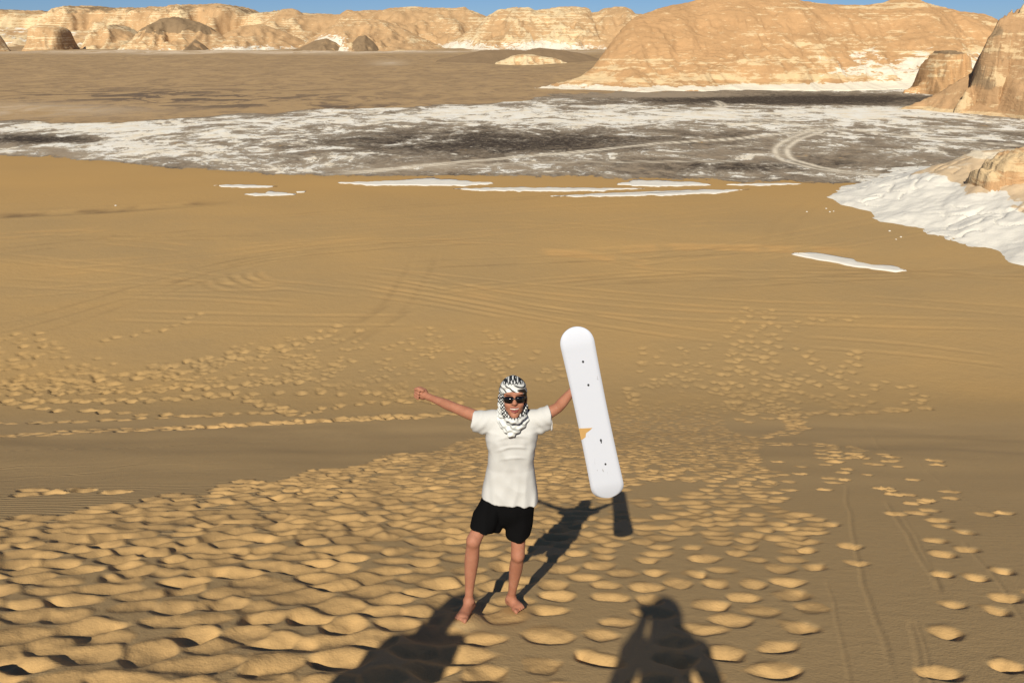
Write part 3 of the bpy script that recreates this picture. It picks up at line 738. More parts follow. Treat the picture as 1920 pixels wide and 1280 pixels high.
# --- rock slope at the right edge -------------------------------------------
def right_tone(gx, gy, z, rel, s, cr, wh, br):
    hi = sstep(7.0, 9.0, z)
    return .16 + .55 * hi * (0.4 + fbm(gx / 4., gy / 4., 3, 3)) + .35 * sstep(1.4, .5, z), .8 * sstep(.35, .0, z) - .1, 0 * hi - .3
def right_post(gx, gy, z, p, s):
    k = sstep(7.4, 8.2, z + .8 * fbm(gx / 4., gy / 4., 2, 31))
    q = ridged(gx / 5., gy / 4. + z / 5., 3, 77)
    return z + k * (1.0 * (q - .3) + .5 * fbm(gx / 1.2, gy / 1.2, 3, 78))
hill("hill", [(1680, 206, 172), (1700, 199, 172), (1730, 188, 172), (1760, 171, 171), (1800, 149, 170), (1825, 134, 170), (1835, 118, 170), (1844, 96, 170), (1853, 76, 170), (1867, 54, 170), (1880, 36, 170), (1900, 22, 170), (1920, 10, 170),
              (1960, -20, 170), (2020, -60, 170), (2100, -80, 170), (2300, -60, 170)], 34, 15, (.30, .34), M_SLOPE,
     "orange scree slope under a rocky crag at the right edge", prof='soft', rough=.7, gully=.15, gscale=9., strata=1.2, seed=101, tone=right_tone, post=right_post, keep=.8)
# --- white chalk slope, nearer, at the right edge ----------------------------
def chalk_tone(gx, gy, z, rel, s, cr, wh, br):
    top = sstep(2.6, 3.7, z + .9 * fbm(gx / 3., gy / 3., 2, 4))
    return cr * 0 + .45 + .3 * fbm(gx / 2., gy / 2., 3, 2), 1.0 - .85 * sstep(1.3, 3.4, z + 1.2 * fbm(gx / 4., gy / 4., 3, 6)) + .45 * fbm(gx / 2.5, gy / 2.0, 3, 9), 1.0 * top * sstep(3.9, 4.4, z) * .0 + .0 * top - .3
def chalk_post(gx, gy, z, p, s):
    cracks = np.exp(-(gnoise(gx / 2.4, gy / 2.0, 201) / .05) ** 2) * sstep(.15, .4, gnoise(gx / 7., gy / 6., 202) + .2)
    sheet = .10 * (sstep(.45, .55, np.mod(z * 1.6 + 1.2 * fbm(gx / 3., gy / 3., 3, 204), 1.0)))
    return z + np.where(p > .03, -.32 * cracks + .35 * sheet + .05 * fbm(gx / .9, gy / .9, 3, 203), 0)
def chalk_slope():
    gx, gy = np.meshgrid(np.arange(28, 76, .17), np.arange(38, 96, .18), indexing='ij')
    xb = np.interp(gy, [38, 45, 53, 57.4, 65, 72, 76, 78, 80, 84, 96], [40, 37.3, 35.2, 34.2, 32.9, 32.0, 31.4, 30.4, 32.4, 35, 46])
    xb = xb + 1.3 * fbm(gx / 3., gy / 3.5, 4, 210) + .5 * np.sin(gy * .9)
    d = np.clip(gx - xb, -3, 60)
    z = np.where(d > 0, .24 * d + .0075 * d * d, .25 * d)
    z = np.minimum(z, 3.6 + .07 * d) * np.where(d > 0, sstep(92, 76, gy) * .8 + .2, 1)
    p = np.where(d > 0, 1., 0.)
    z = z + sstep(0, 2.5, d) * (.16 * fbm(gx / 5., gy / 5., 3, 211) + .08 * ridged(gx / 7. + gy / 20., gy / 6., 2, 212) - .03)
    z = np.where(d > .15, chalk_post(gx, gy, z, p, d), z) + .05
    rel = np.clip(z / 6, 0, 1); g0 = 0 * z
    cr, wh, br = chalk_tone(gx, gy, z, rel, d, g0, g0, g0)
    nx, ny = gx.shape; I = np.arange(nx * ny).reshape(nx, ny)
    F = np.stack([I[:-1, :-1], I[1:, :-1], I[1:, 1:], I[:-1, 1:]], -1).reshape(-1, 4)
    F = F[(z.reshape(-1)[F] > -.5).any(1)]
    ids = np.unique(F); mp = np.zeros(nx * ny, int); mp[ids] = np.arange(len(ids))
    ob = mesh_obj("chalk_slope", np.stack([gx, gy, z], -1).reshape(-1, 3)[ids], mp[F], M_CHALK)
    for nm, a in (("cream", cr), ("white", wh), ("brown", br)): fattr(ob, nm, a.reshape(-1)[ids])
    tag(ob, "white chalk slope spilling onto the sand at the right edge", kind="structure")
chalk_slope()
hill("rock_outcrop", [(1858, 340, 69), (1862, 320, 69), (1868, 308, 69), (1878, 300, 69), (1892, 292, 69), (1920, 281, 69), (2000, 258, 69), (2120, 245, 69), (2200, 300, 69)], 3.4, 6, (.10, .10), M_SLOPE,
     "orange rock ledge with a dark undercut on top of the chalk slope", prof='butte', rough=.55, gully=.5, gscale=2.6, strata=1.0, cream=.45, seed=118, keep=.8)
hill("crag", [(1780, 215, 163), (1800, 190, 163), (1815, 166, 164), (1826, 146, 165), (1834, 124, 165), (1840, 104, 165), (1846, 88, 165), (1854, 70, 165), (1866, 49, 165), (1880, 33, 165), (1896, 22, 165), (1920, 8, 165), (1960, -25, 165), (2050, -60, 165), (2200, -70, 165)], 9, 8, (.22, .24), M_SLOPE,
     "weathered brown crag crowning the scree slope at the right edge", prof='talus', rough=1.9, gully=.34, gscale=6.0, strata=3.4, seed=121, keep=1.0,
     post=lambda gx, gy, z, p, s: z + np.where(p > .1, .9 * (ridged(gx / 3.2, z / 2.6 + gy / 4., 3, 55) - .4) - .8 * np.exp(-(gnoise(gx / 4., gy / 4. + z / 5., 56) / .06) ** 2), 0),
     tone=lambda gx, gy, z, rel, s, cr, wh, br: (.42 + .6 * fbm(gx / 3., z / 3., 3, 3), .05 + .5 * fbm(gx / 4., z / 3., 2, 5), .26 + 1.0 * fbm(gx / 5., z / 4., 3, 8)))

# ================================================================== CHALK PATCHES AND STONES ON THE SAND
def sand_z(x, y):
    r = math.hypot(x, y); t = math.atan2(x, y)
    i = int(np.clip(np.searchsorted(RR, r), 1, len(RR) - 1)); j = int(np.clip(np.searchsorted(TH, t), 1, len(TH) - 1))
    return float(GZ[i - 1:i + 1, j - 1:j + 1].max())
M_PATCH = plain("chalk_crust", (0.61, 0.59, 0.55), .95, .05, var=.14, scale=.9)
def chalk_patch(px_pts, label, seed, ragged=.5, thick=.05, name="chalk_patch"):
    """a thin outcrop of chalk: ragged outline, bevelled rim, bumpy top"""
    W = np.array([(on_ground(*p).x, on_ground(*p).y) for p in px_pts])
    out = []
    for k in range(len(W)):
        a, b = W[k], W[(k + 1) % len(W)]
        n = max(2, int(np.linalg.norm(b - a) / .22))
        for i in range(n): out.append(a + (b - a) * i / n)
    out = np.array(out); c = out.mean(0)
    nrm = np.roll(out, -1, 0) - np.roll(out, 1, 0); nrm = np.stack([nrm[:, 1], -nrm[:, 0]], 1); nrm /= np.linalg.norm(nrm, axis=1)[:, None] + 1e-9
    out = out + nrm * (ragged * (fbm(out[:, 0] / 1.6, out[:, 1] / 2.2, 4, seed) * 1.5 + .5 * gnoise(out[:, 0] / .5, out[:, 1] / .5, seed + 5)))[:, None]
    area = np.sum(out[:, 0] * np.roll(out[:, 1], -1) - out[:, 1] * np.roll(out[:, 0], -1))
    if area < 0: out = out[::-1]; nrm = nrm[::-1]
    sp = np.array(W); n = len(out)
    z = np.array([sand_z(*p) for p in out]); zt = z.mean()
    V = [(p[0], p[1], zz - .15) for p, zz in zip(out, z)]
    mid = out - (out - c) * .04
    V += [(p[0], p[1], zz + thick * .55) for p, zz in zip(out, z)]
    # inner ring pulled towards the patch's spine
    ax = out - c; _, _, vt = np.linalg.svd(ax, full_matrices=False)
    t_ = ax @ vt[0]; spine = c + np.outer(t_ * .96, vt[0])
    V += [(p[0], p[1], zz + thick * (1.0 + .5 * float(gnoise(p[0], p[1], seed)))) for p, zz in zip(out * .65 + spine * .35, z)]
    V += [(p[0], p[1], zt * .5 + zz * .5 + thick * (1.15 + .6 * float(gnoise(p[0] * 1.7, p[1] * 1.7, seed + 3)))) for p, zz in zip(out * .15 + spine * .85, z)]
    F = []
    for r_ in range(3):
        for k in range(n): F.append((r_ * n + k, r_ * n + (k + 1) % n, (r_ + 1) * n + (k + 1) % n, (r_ + 1) * n + k))
    F.append(tuple(3 * n + k for k in range(n)))
    V = np.array(V); o0 = np.array((c[0], c[1], zt))
    o = mesh_obj(name, V - o0, F, M_PATCH, loc=o0)
    tag(o, label, "chalk patch", "chalk patches lying on the sand")
    return o
chalk_patch([(1482, 474), (1520, 470.5), (1562, 477), (1598, 483), (1608, 489), (1635, 495), (1672, 496), (1701, 506), (1680, 507), (1650, 504), (1600, 497), (1550, 487), (1505, 479)],
            "long white chalk strip lying alone on the open sand", 1, .16, .07)
chalk_patch([(400, 349), (425, 347), (470, 347), (522, 349), (500, 352), (440, 352)], "thin white chalk strip, leftmost of the strips on the far sand", 2, .4)
chalk_patch([(460, 364), (480, 362), (500, 362), (505, 357.5), (540, 361), (552, 364), (520, 366), (480, 366.5)], "small ragged chalk patch just below the leftmost strip", 3, .4)
chalk_patch([(556, 358.5), (574, 357.5), (570, 360), (558, 360)], "tiny chalk fleck right of the small ragged patch", 4, .15)
chalk_patch([(635, 343), (690, 341), (760, 338), (800, 335), (860, 338), (928, 344), (870, 348), (780, 348.5), (700, 348)], "broad ragged chalk patch left of centre on the far sand", 5, .5)
chalk_patch([(850, 353.5), (920, 352), (1000, 351), (1100, 351), (1205, 353), (1120, 357), (1000, 358), (900, 357)], "long thin chalk streak above the tip of the board", 6, .5)
chalk_patch([(1030, 367), (1120, 362), (1220, 358), (1320, 354), (1408, 354), (1340, 361), (1240, 365), (1120, 368)], "longest slanting chalk streak on the far sand", 7, .4)
chalk_patch([(1155, 345), (1190, 338), (1240, 338), (1300, 341), (1335, 346), (1250, 349), (1190, 348.5)], "ragged chalk patch above the slanting streak", 8, .5)
chalk_patch([(1365, 345.5), (1430, 343.5), (1500, 345.5), (1440, 348)], "short chalk streak right of the slanting streak", 9, .5)
def stone(px, py, r, label, seed):
    g = on_ground(px, py); z = sand_z(g.x, g.y)
    rs = np.random.default_rng(seed); vs = []; n = 9
    for i, (ph, rr) in enumerate(((-.5, .85), (.05, 1.0), (.55, .72))):
        for k in range(n):
            a = 2 * math.pi * k / n + i * .2; q = r * rr * rs.uniform(.8, 1.15)
            vs.append((q * math.cos(a) * 1.3, q * math.sin(a), r * ph * rs.uniform(.8, 1.2)))
    vs.append((0, 0, r * .75))
    fs = [(i * n + k, i * n + (k + 1) % n, (i + 1) * n + (k + 1) % n, (i + 1) * n + k) for i in range(2) for k in range(n)] + [(2 * n + k, 2 * n + (k + 1) % n, 3 * n) for k in range(n)]
    o = mesh_obj("stone", vs, fs, M_PATCH, smooth=False, loc=(g.x, g.y, z + r * .2))
    tag(o, label, "stone", "pale stones scattered on the sand")
stone(1513, 396, 0.072, "small pale stone, leftmost of four above the lone chalk strip", 1)
stone(1549, 391, 0.066, "small pale stone, highest of four above the lone chalk strip", 2)
stone(1556, 397, 0.072, "pale pebble just left of its twin, above the lone chalk strip", 3)
stone(1563, 396, 0.055, "pale pebble just right of its twin, above the lone chalk strip", 4)
stone(1668, 433, 0.083, "pale stone nearest below the edge of the chalk slope", 5)
stone(1689, 445, 0.072, "pale stone above the right end of the lone chalk strip", 6)
stone(1680, 449, 0.055, "tiny pale stone lowest of the three below the chalk slope", 7)
stone(217, 387, 0.088, "tiny pale stone beside the dark track on the left", 8)

# ================================================================== PEOPLE AND BOARD
class Field:
    """signed distance field on a grid, turned into one continuous surface"""
    def __init__(self, lo, hi, h):
        self.lo = np.array(lo, float); self.h = h
        self.n = np.ceil((np.array(hi) - self.lo) / h).astype(int) + 1
        self.v = np.full(self.n, 0.08, np.float32)
        self.ax = [self.lo[i] + h * np.arange(self.n[i]) for i in range(3)]
    def box(self, lo, hi):
        s = []
        for i in range(3):
            a, b = np.searchsorted(self.ax[i], [lo[i], hi[i]])
            s.append(slice(max(a - 1, 0), min(b + 1, self.n[i])))
        g = np.meshgrid(*[self.ax[i][s[i]] for i in range(3)], indexing='ij')
        return tuple(s), [a.astype(np.float32) for a in g]
    def put(self, s, d, k=0.015, mode='add'):
        a = self.v[s]
        if mode == 'cut': d = -d; h = np.clip(0.5 - 0.5 * (d - a) / k, 0, 1); self.v[s] = a * h + d * (1 - h) + k * h * (1 - h)
        elif mode == 'and': h = np.clip(0.5 - 0.5 * (d - a) / k, 0, 1); self.v[s] = a * h + d * (1 - h) + k * h * (1 - h)
        else: h = np.clip(0.5 + 0.5 * (d - a) / k, 0, 1); self.v[s] = a * h + d * (1 - h) - k * h * (1 - h)
    def cone(self, a, b, ra, rb, k=0.015, flat=None, mode='add'):
        a = np.array(a, float); b = np.array(b, float); m = max(ra, rb) + 0.07
        s, (X, Y, Z) = self.box(np.minimum(a, b) - m, np.maximum(a, b) + m)
        if X.size == 0: return
        f = np.array(flat if flat else (1, 1, 1), float)
        A = a * f; B = b * f; D = B - A; L = max(float(D @ D), 1e-9)
        px, py, pz = X * f[0] - A[0], Y * f[1] - A[1], Z * f[2] - A[2]
        t = np.clip((px * D[0] + py * D[1] + pz * D[2]) / L, 0, 1)
        d = np.sqrt((px - t * D[0]) ** 2 + (py - t * D[1]) ** 2 + (pz - t * D[2]) ** 2) - (ra + (rb - ra) * t)
        self.put(s, d, k, mode)
    def chain(self, pts, rad, k=0.015, flat=None):
        """a limb of several tapered segments, blended once with the rest"""
        m = max(rad) + 0.07; Q = np.array(pts, float)
        s, (X, Y, Z) = self.box(Q.min(0) - m, Q.max(0) + m)
        if X.size == 0: return
        f = np.array(flat if flat else (1, 1, 1), float); best = None
        for i in range(len(Q) - 1):
            A = Q[i] * f; D = Q[i + 1] * f - A; L = max(float(D @ D), 1e-9)
            px, py, pz = X * f[0] - A[0], Y * f[1] - A[1], Z * f[2] - A[2]
            t = np.clip((px * D[0] + py * D[1] + pz * D[2]) / L, 0, 1)
            d = np.sqrt((px - t * D[0]) ** 2 + (py - t * D[1]) ** 2 + (pz - t * D[2]) ** 2) - (rad[i] + (rad[i + 1] - rad[i]) * t)
            best = d if best is None else np.minimum(best, d)
        self.put(s, best, k)
    def ell(self, c, r, k=0.015, rot=None, mode='add'):
        """ellipsoid; rot = 3x3 matrix whose columns are the ellipsoid's axes"""
        c = np.array(c, float); r = np.array(r, float); m = r.max() + 0.06
        s, (X, Y, Z) = self.box(c - m, c + m)
        if X.size == 0: return
        P = [X - c[0], Y - c[1], Z - c[2]]
        if rot is not None: P = [sum(float(rot[j][i]) * P[j] for j in range(3)) for i in range(3)]
        k0 = np.sqrt(sum((P[i] / r[i]) ** 2 for i in range(3))); k1 = np.sqrt(sum((P[i] / r[i] ** 2) ** 2 for i in range(3))) + 1e-9
        self.put(s, np.where(k0 < 1e-6, -r.min(), k0 * (k0 - 1) / k1), k, mode)
    def wrinkle(self, fn):
        s, (X, Y, Z) = self.box(self.lo - 1, self.lo + self.n * self.h + 1)
        m = np.abs(self.v) < 0.05
        self.v[m] += fn(X[m], Y[m], Z[m]).astype(np.float32)
    def halfspace(self, p, nrm, k=0.004):
        s, (X, Y, Z) = self.box(self.lo - 1, self.lo + self.n * self.h + 1)
        nn = np.array(nrm, float); nn /= np.linalg.norm(nn)
        self.put(s, (X - p[0]) * nn[0] + (Y - p[1]) * nn[1] + (Z - p[2]) * nn[2], k, 'and')
    def mesh(self, origin):
        v = self.v
        v[0] = v[-1] = 1; v[:, 0] = v[:, -1] = 1; v[:, :, 0] = v[:, :, -1] = 1
        ins = v < 0
        c = np.zeros(tuple(self.n - 1), np.int8)
        offs = [(i, j, k) for i in (0, 1) for j in (0, 1) for k in (0, 1)]
        sl = lambda o: tuple(slice(o[i], self.n[i] - 1 + o[i]) for i in range(3))
        for o in offs: c += ins[sl(o)]
        act = (c > 0) & (c < 8)
        idx = np.argwhere(act)
        ids = np.full(act.shape, -1, np.int64); ids[act] = np.arange(len(idx))
        pos = np.zeros((len(idx), 3)); cnt = np.zeros(len(idx))
        for o in offs:
            for a in range(3):
                if o[a]: continue
                p = list(o); p[a] = 1
                v0 = v[tuple((idx + np.array(o)).T)]; v1 = v[tuple((idx + np.array(p)).T)]
                m = (v0 < 0) != (v1 < 0)
                t = np.where(m, v0 / np.where(m, v0 - v1, 1), 0)
                q = np.tile(np.array(o, float), (len(idx), 1)); q[:, a] += t
                pos[m] += q[m]; cnt[m] += 1
        V = self.lo + (idx + pos / cnt[:, None]) * self.h
        Fs = []
        for a in range(3):
            b, d = (a + 1) % 3, (a + 2) % 3
            o = [0, 0, 0]; o[a] = 1
            lo = tuple(slice(0, self.n[i] - o[i]) for i in range(3)); hi = tuple(slice(o[i], self.n[i]) for i in range(3))
            ed = ins[lo] != ins[hi]
            e = np.argwhere(ed)
            e = e[(e[:, b] > 0) & (e[:, d] > 0) & (e[:, b] < self.n[b] - 1) & (e[:, d] < self.n[d] - 1)]
            flip = ins[tuple(e.T)]
            eb = np.eye(3, dtype=int)[b]; edd = np.eye(3, dtype=int)[d]
            q = np.stack([ids[tuple((e - eb - edd).T)], ids[tuple((e - edd).T)], ids[tuple(e.T)], ids[tuple((e - eb).T)]], 1)
            q[~flip] = q[~flip][:, ::-1]
            Fs.append(q)
        return V - np.array(origin), np.concatenate(Fs)

def P(px, py, Y): return np.array(at_dist(px, py, Y))
def ground_z(x, y): return float(dune(x, y))

# ---- materials
def skin_mat():
    t = NT("sunlit_skin")
    n = t.noise(t.obj(), 14., 4, .6); n2 = t.noise(t.obj(), 90., 2, .6)
    c = t.mix(t.ss(.35, .7, n), (0.325, 0.143, 0.090), (0.385, 0.178, 0.116))
    c = t.mix(t.ma('MULTIPLY', n2, .2), c, (0.26, 0.09, 0.05))
    t.color(c); t.b.inputs["Roughness"].default_value = .62; t.b.inputs["Specular IOR Level"].default_value = .22
    t.b.inputs["Subsurface Weight"].default_value = .08; t.b.inputs["Subsurface Radius"].default_value = (.012, .004, .002)
    t.bump(n2, dist=.002, strength=.3)
    return t.m
def cloth_mat(name, col, weave=.35):
    t = NT(name)
    n = t.noise(t.obj(), 9., 4, .6); w = t.noise(t.scaled(t.obj(), (1, 1, .6)), 260., 2, .6)
    t.color(t.mix(n, tuple(c * .93 for c in col), tuple(min(1, c * 1.04) for c in col)))
    t.b.inputs["Roughness"].default_value = .95; t.b.inputs["Specular IOR Level"].default_value = .05
    t.bump(w, dist=.0015, strength=weave)
    return t.m
def scarf_mat():
    t = NT("keffiyeh_cloth")
    O = t.obj()
    def wave(rot, sc, lo, hi, dist=1.0):
        mp = t.n("ShaderNodeMapping"); t.put(mp.inputs[0], O); mp.inputs["Rotation"].default_value = rot
        w = t.n("ShaderNodeTexWave"); w.wave_type = 'BANDS'; w.bands_direction = 'X'
        t.put(w.inputs["Vector"], mp.outputs[0]); w.inputs["Scale"].default_value = sc; w.inputs["Distortion"].default_value = dist
        w.inputs["Detail"].default_value = 2.0
        return t.ss(lo, hi, w.outputs["Fac"])
    net = t.ma('MAXIMUM', wave((0, R(45), 0), 25., .56, .68, 1.8), wave((0, R(-45), 0), 25., .56, .68, 1.8))
    lines = wave((0, R(62), R(10)), 9.5, .80, .90, .8)
    m = t.ma('MAXIMUM', t.ma('MULTIPLY', net, t.attr("net")), t.ma('MULTIPLY', lines, t.attr("lines")))
    t.color(t.mix(m, (0.66, 0.68, 0.68), (0.022, 0.024, 0.028)))
    t.b.inputs["Roughness"].default_value = .9; t.b.inputs["Specular IOR Level"].default_value = .08
    t.bump(t.noise(O, 60., 3, .6), dist=.003, strength=.4)
    return t.m
M_SKIN = skin_mat()
M_SHIRT = cloth_mat("white_cotton", (0.520, 0.525, 0.530))
M_BLACK = cloth_mat("black_cotton", (0.0045, 0.0045, 0.005))
M_SCARF = scarf_mat()
M_HAIR = plain("dark_hair", (0.018, 0.013, 0.010), .6, .3)
M_LENS = plain("black_lens", (0.004, 0.004, 0.005), .08, .6, var=0)
M_FRAME = plain("black_frame", (0.010, 0.010, 0.011), .3, .5, var=0)
M_TEETH = plain("teeth_enamel", (0.62, 0.58, 0.50), .3, .5, var=.03)
M_LIP = plain("lip_skin", (0.23, 0.055, 0.05), .45, .4, var=.1)

def rot_x(a): return np.array([[1, 0, 0], [0, math.cos(a), -math.sin(a)], [0, math.sin(a), math.cos(a)]])
def rot_z(a): return np.array([[math.cos(a), -math.sin(a), 0], [math.sin(a), math.cos(a), 0], [0, 0, 1]])

# ---- the sandboarder
root_p = on_ground(914, 1150)
ORG = np.array((root_p.x, root_p.y, root_p.z))
person = empty("person", ORG)
tag(person, "person in white t-shirt and black shorts raising a fist and a white board", "person")

sh_r, el_r, wr_r, fi_r = P(912, 788, 4.46), P(851, 763.5, 4.56), P(804, 744, 4.68), P(790, 737, 4.72)
sh_l, el_l, wr_l, ha_l = P(1008, 786, 4.46), P(1046, 764, 4.50), P(1079, 726, 4.50), P(1094, 712, 4.475)
hip_r, kn_r, an_r = P(938, 914, 4.51), P(888, 1013, 4.25), P(879, 1126, 4.22)
hip_l, kn_l, an_l = P(974, 914, 4.49), P(971, 1040, 4.37), P(958, 1120, 4.44)
toe_r = P(863, 1161, 4.06); heel_r = an_r + (0.005, .03, -.055)
toe_l = np.array(on_ground(976, 1147)) + (0, 0, .022); heel_l = an_l + (-.004, .035, -.05)
pelvis = P(952, 925, 4.46); chest = P(959, 822, 4.47); neck = P(961, 780, 4.46)
HC_ = P(962.5, 746, 4.42)
HR = rot_z(R(4)) @ rot_x(R(-17))     # face turned up towards the camera
def hd(x, y, z): return HC_ + HR @ np.array((x, y, z))

def finger(F, pts, r): F.chain(pts, [r, r * .95, r * .85][:len(pts)], k=.004)
B = Field((-.78, 3.85, ORG[2] - .10), (.62, 4.95, CAM_Z - 1.85), .0062)
# torso inside the clothes
B.chain([pelvis, P(955, 880, 4.46), chest], [.10, .096, .103], .03, (1, 1.25, 1))
B.chain([chest, P(960, 795, 4.465)], [.105, .085], .03, (1, 1.3, 1))
for s in (sh_r, sh_l): B.cone(P(960, 798, 4.465), s, .06, .042, .03)
B.cone(neck - (0, 0, .03), HC_ + (0, .015, -.05), .054, .05, .02)
B.chain([sh_r, sh_r * .7 + el_r * .3, sh_r * .4 + el_r * .6, el_r, el_r * .75 + wr_r * .25, el_r * .4 + wr_r * .6, wr_r], [.042, .0385, .0365, .0315, .0330, .0265, .0205], .012)
B.chain([sh_l, sh_l * .7 + el_l * .3, sh_l * .4 + el_l * .6, el_l, el_l * .75 + wr_l * .25, el_l * .4 + wr_l * .6, wr_l], [.042, .039, .0375, .033, .034, .028, .022], .012)
# right fist: palm towards the camera, fingers curled, thumb across the top
ax = (fi_r - wr_r) / np.linalg.norm(fi_r - wr_r)
up = np.array((.05, .1, 1.0)); up -= ax * (up @ ax); up /= np.linalg.norm(up)
fw = np.cross(ax, up); fw = fw if fw[1] < 0 else -fw
def fist(c, a, f, u): return lambda x, y, z: c + a * x + f * y + u * z
fp = fist(fi_r, ax, fw, up)
B.cone(wr_r, fp(-.02, 0, 0), .021, .027, .012)
B.chain([fp(-.018, 0, .018), fp(.012, .002, .02)], [.024, .022], .01); B.chain([fp(-.018, 0, -.014), fp(.008, .002, -.02)], [.024, .021], .01)
for i, (zz, ln) in enumerate([(.030, .030), (.010, .036), (-.010, .033), (-.028, .026)]):
    finger(B, [fp(.012 + ln * .3, -.004, zz), fp(.014 + ln * .45, .028, zz * .98), fp(-.010, .036, zz * .95)], .0098)
finger(B, [fp(-.028, .02, .034), fp(.0, .036, .043), fp(.022, .040, .030)], .0105)
# left hand flat behind the board, fingers closed on its back
ax2 = ha_l - wr_l; ax2 /= np.linalg.norm(ax2); up2 = np.array((-.5, 0, .87)); up2 -= ax2 * (up2 @ ax2); up2 /= np.linalg.norm(up2); fw2 = np.cross(ax2, up2); fw2 = fw2 if fw2[1] < 0 else -fw2
hp = fist(ha_l, ax2, fw2, up2)
B.cone(wr_l, hp(-.02, 0, 0), .021, .026, .012); B.cone(hp(-.01, 0, -.02), hp(-.01, 0, .02), .022, .022, .01); B.cone(hp(.02, 0, -.02), hp(.02, 0, .02), .019, .019, .01)
for zz, ln in [(.030, .062), (.010, .070), (-.010, .066), (-.028, .052)]:
    finger(B, [hp(.025, .004, zz), hp(.025 + ln * .55, .010, zz * 1.05), hp(.025 + ln, .022, zz * 1.05)], .009)
finger(B, [hp(-.015, .012, .034), hp(.01, .022, .055), hp(.035, .024, .060)], .010)
# legs and feet
B.chain([hip_r, hip_r * .4 + kn_r * .6, kn_r], [.046, .047, .045], .01)
shin = an_r - kn_r
B.chain([kn_r + shin * t + (-.003 * math.sin(math.pi * t), .016 * math.sin(math.pi * min(1, t * 1.25)), 0) for t in (0, .12, .25, .38, .52, .68, .84, 1)], [.0435, .0425, .0455, .0450, .0400, .0330, .0275, .0265], .012)
B.ell(kn_r + (-.004, -.020, .004), (.030, .027, .036), .015)
B.chain([hip_l, hip_l * .4 + kn_l * .6, kn_l], [.058, .050, .044], .01)
shin = an_l - kn_l
B.chain([kn_l + shin * t + (.003 * math.sin(math.pi * t), .016 * math.sin(math.pi * min(1, t * 1.25)), 0) for t in (0, .12, .25, .38, .52, .68, .84, 1)], [.0425, .0415, .0445, .0440, .0390, .0325, .0275, .0270], .012)
B.ell(kn_l + (.002, -.020, .004), (.029, .027, .036), .015)
def foot(an, heel, toe):
    d = toe - heel; d /= np.linalg.norm(d); u = np.array((0, 0, 1.0)); u -= d * (u @ d); u /= np.linalg.norm(u); s = np.cross(d, u)
    B.cone(an, heel, .027, .030, .02); B.cone(an + d * .005, heel * .45 + toe * .55 + u * .012, .026, .022, .025)
    b = toe - d * .035
    B.cone(heel, b, .030, .021, .02); B.cone(heel, b + s * .022, .026, .019, .02); B.cone(heel, b - s * .022, .026, .019, .02)
    B.ell(an + s * .026 + u * .002, (.012, .012, .012), .01); B.ell(an - s * .026, (.012, .012, .012), .01)
    sg = 1 if s[0] > 0 else -1
    for i, o in enumerate((-.036, -.019, -.002, .014, .031)):
        inner = i if an is an_l else 4 - i
        r = .0135 if inner == 0 else .0095 - .0005 * inner
        q = b + s * o * sg
        B.chain([q, q + d * (.034 - .004 * inner), q + d * (.042 - .005 * inner) - u * .006], [r, r, r * .8], .005)
foot(an_r, heel_r, toe_r); foot(an_l, heel_l, toe_l)
# head
B.ell(hd(0, .012, .025), (.074, .094, .098), .02, HR); B.ell(hd(0, -.022, -.045), (.058, .066, .070), .025, HR)
B.ell(hd(0, -.070, -.098), (.025, .02, .018), .02, HR); B.cone(hd(0, -.082, .018), hd(0, -.104, -.018), .010, .0135, .012)
B.ell(hd(-.012, -.094, -.021), (.009, .010, .008), .006, HR); B.ell(hd(.012, -.094, -.021), (.009, .010, .008), .006, HR)
for s in (-1, 1):
    B.ell(hd(s * .036, -.066, -.030), (.022, .018, .018), .018, HR); B.ell(hd(s * .077, .012, -.008), (.010, .022, .031), .006, HR)
    B.ell(hd(s * .03, -.082, .038), (.028, .012, .008), .015, HR)
B.ell(hd(0, -.094, -.060), (.027, .016, .011), .006, HR, 'cut')
V_, F_ = B.mesh(ORG)
mesh_obj("body", V_, F_, M_SKIN, person)

# t-shirt
T = Field((-.36, 4.22, CAM_Z - 2.95), (.34, 4.72, CAM_Z - 2.05), .006)
rows = [(946, 899, 1011), (925, 904, 1008), (900, 909, 1004), (870, 914, 1000.5), (840, 915, 1002), (815, 911, 1007.5), (800, 910, 1011), (790, 916, 1008), (778, 930, 992)]
zz = []; cx = []; hw = []
for py, l, r in rows:
    a, b = P(l, py, 4.47), P(r, py, 4.47); zz.append(a[2]); cx.append((a[0] + b[0]) / 2); hw.append((b[0] - a[0]) / 2)
dp = [.140, .132, .118, .106, .112, .112, .104, .085, .06]
s, (X, Y, Z) = T.box(T.lo - 1, T.lo + 9)
cxa = np.interp(Z, zz, cx); hwa = np.interp(Z, zz, hw); dpa = np.interp(Z, zz, dp)
u_ = np.abs((X - cxa) / hwa) ** 2.8; v_ = np.abs((Y - 4.465) / dpa) ** 2.6
T.put(s, ((u_ + v_) ** (1 / 2.7) - 1) * .1, .01)
top = Z - zz[-1]
T.put(s, top, .02, 'and')
T.chain([P(958, 793, 4.465), P(925, 788, 4.465), P(905, 789, 4.46), P(884, 787.5, 4.475)], [.082, .066, .064, .0615], .02)
T.chain([P(962, 793, 4.465), P(992, 788, 4.465), P(1012, 785, 4.46), P(1036, 776, 4.475)], [.082, .066, .062, .061], .02)
T.cone(P(904, 800, 4.46), P(884, 796, 4.475), .045, .036, .02); T.cone(P(1014, 799, 4.46), P(1036, 790, 4.475), .045, .036, .02)
T.halfspace(P(888.5, 787, 4.47), (-1, .25, .06)); T.halfspace(P(1029.5, 780, 4.47), (1, .2, .12))
hz = P(955, 941, 4.40)
T.halfspace(hz, (-.10, 0, -1))
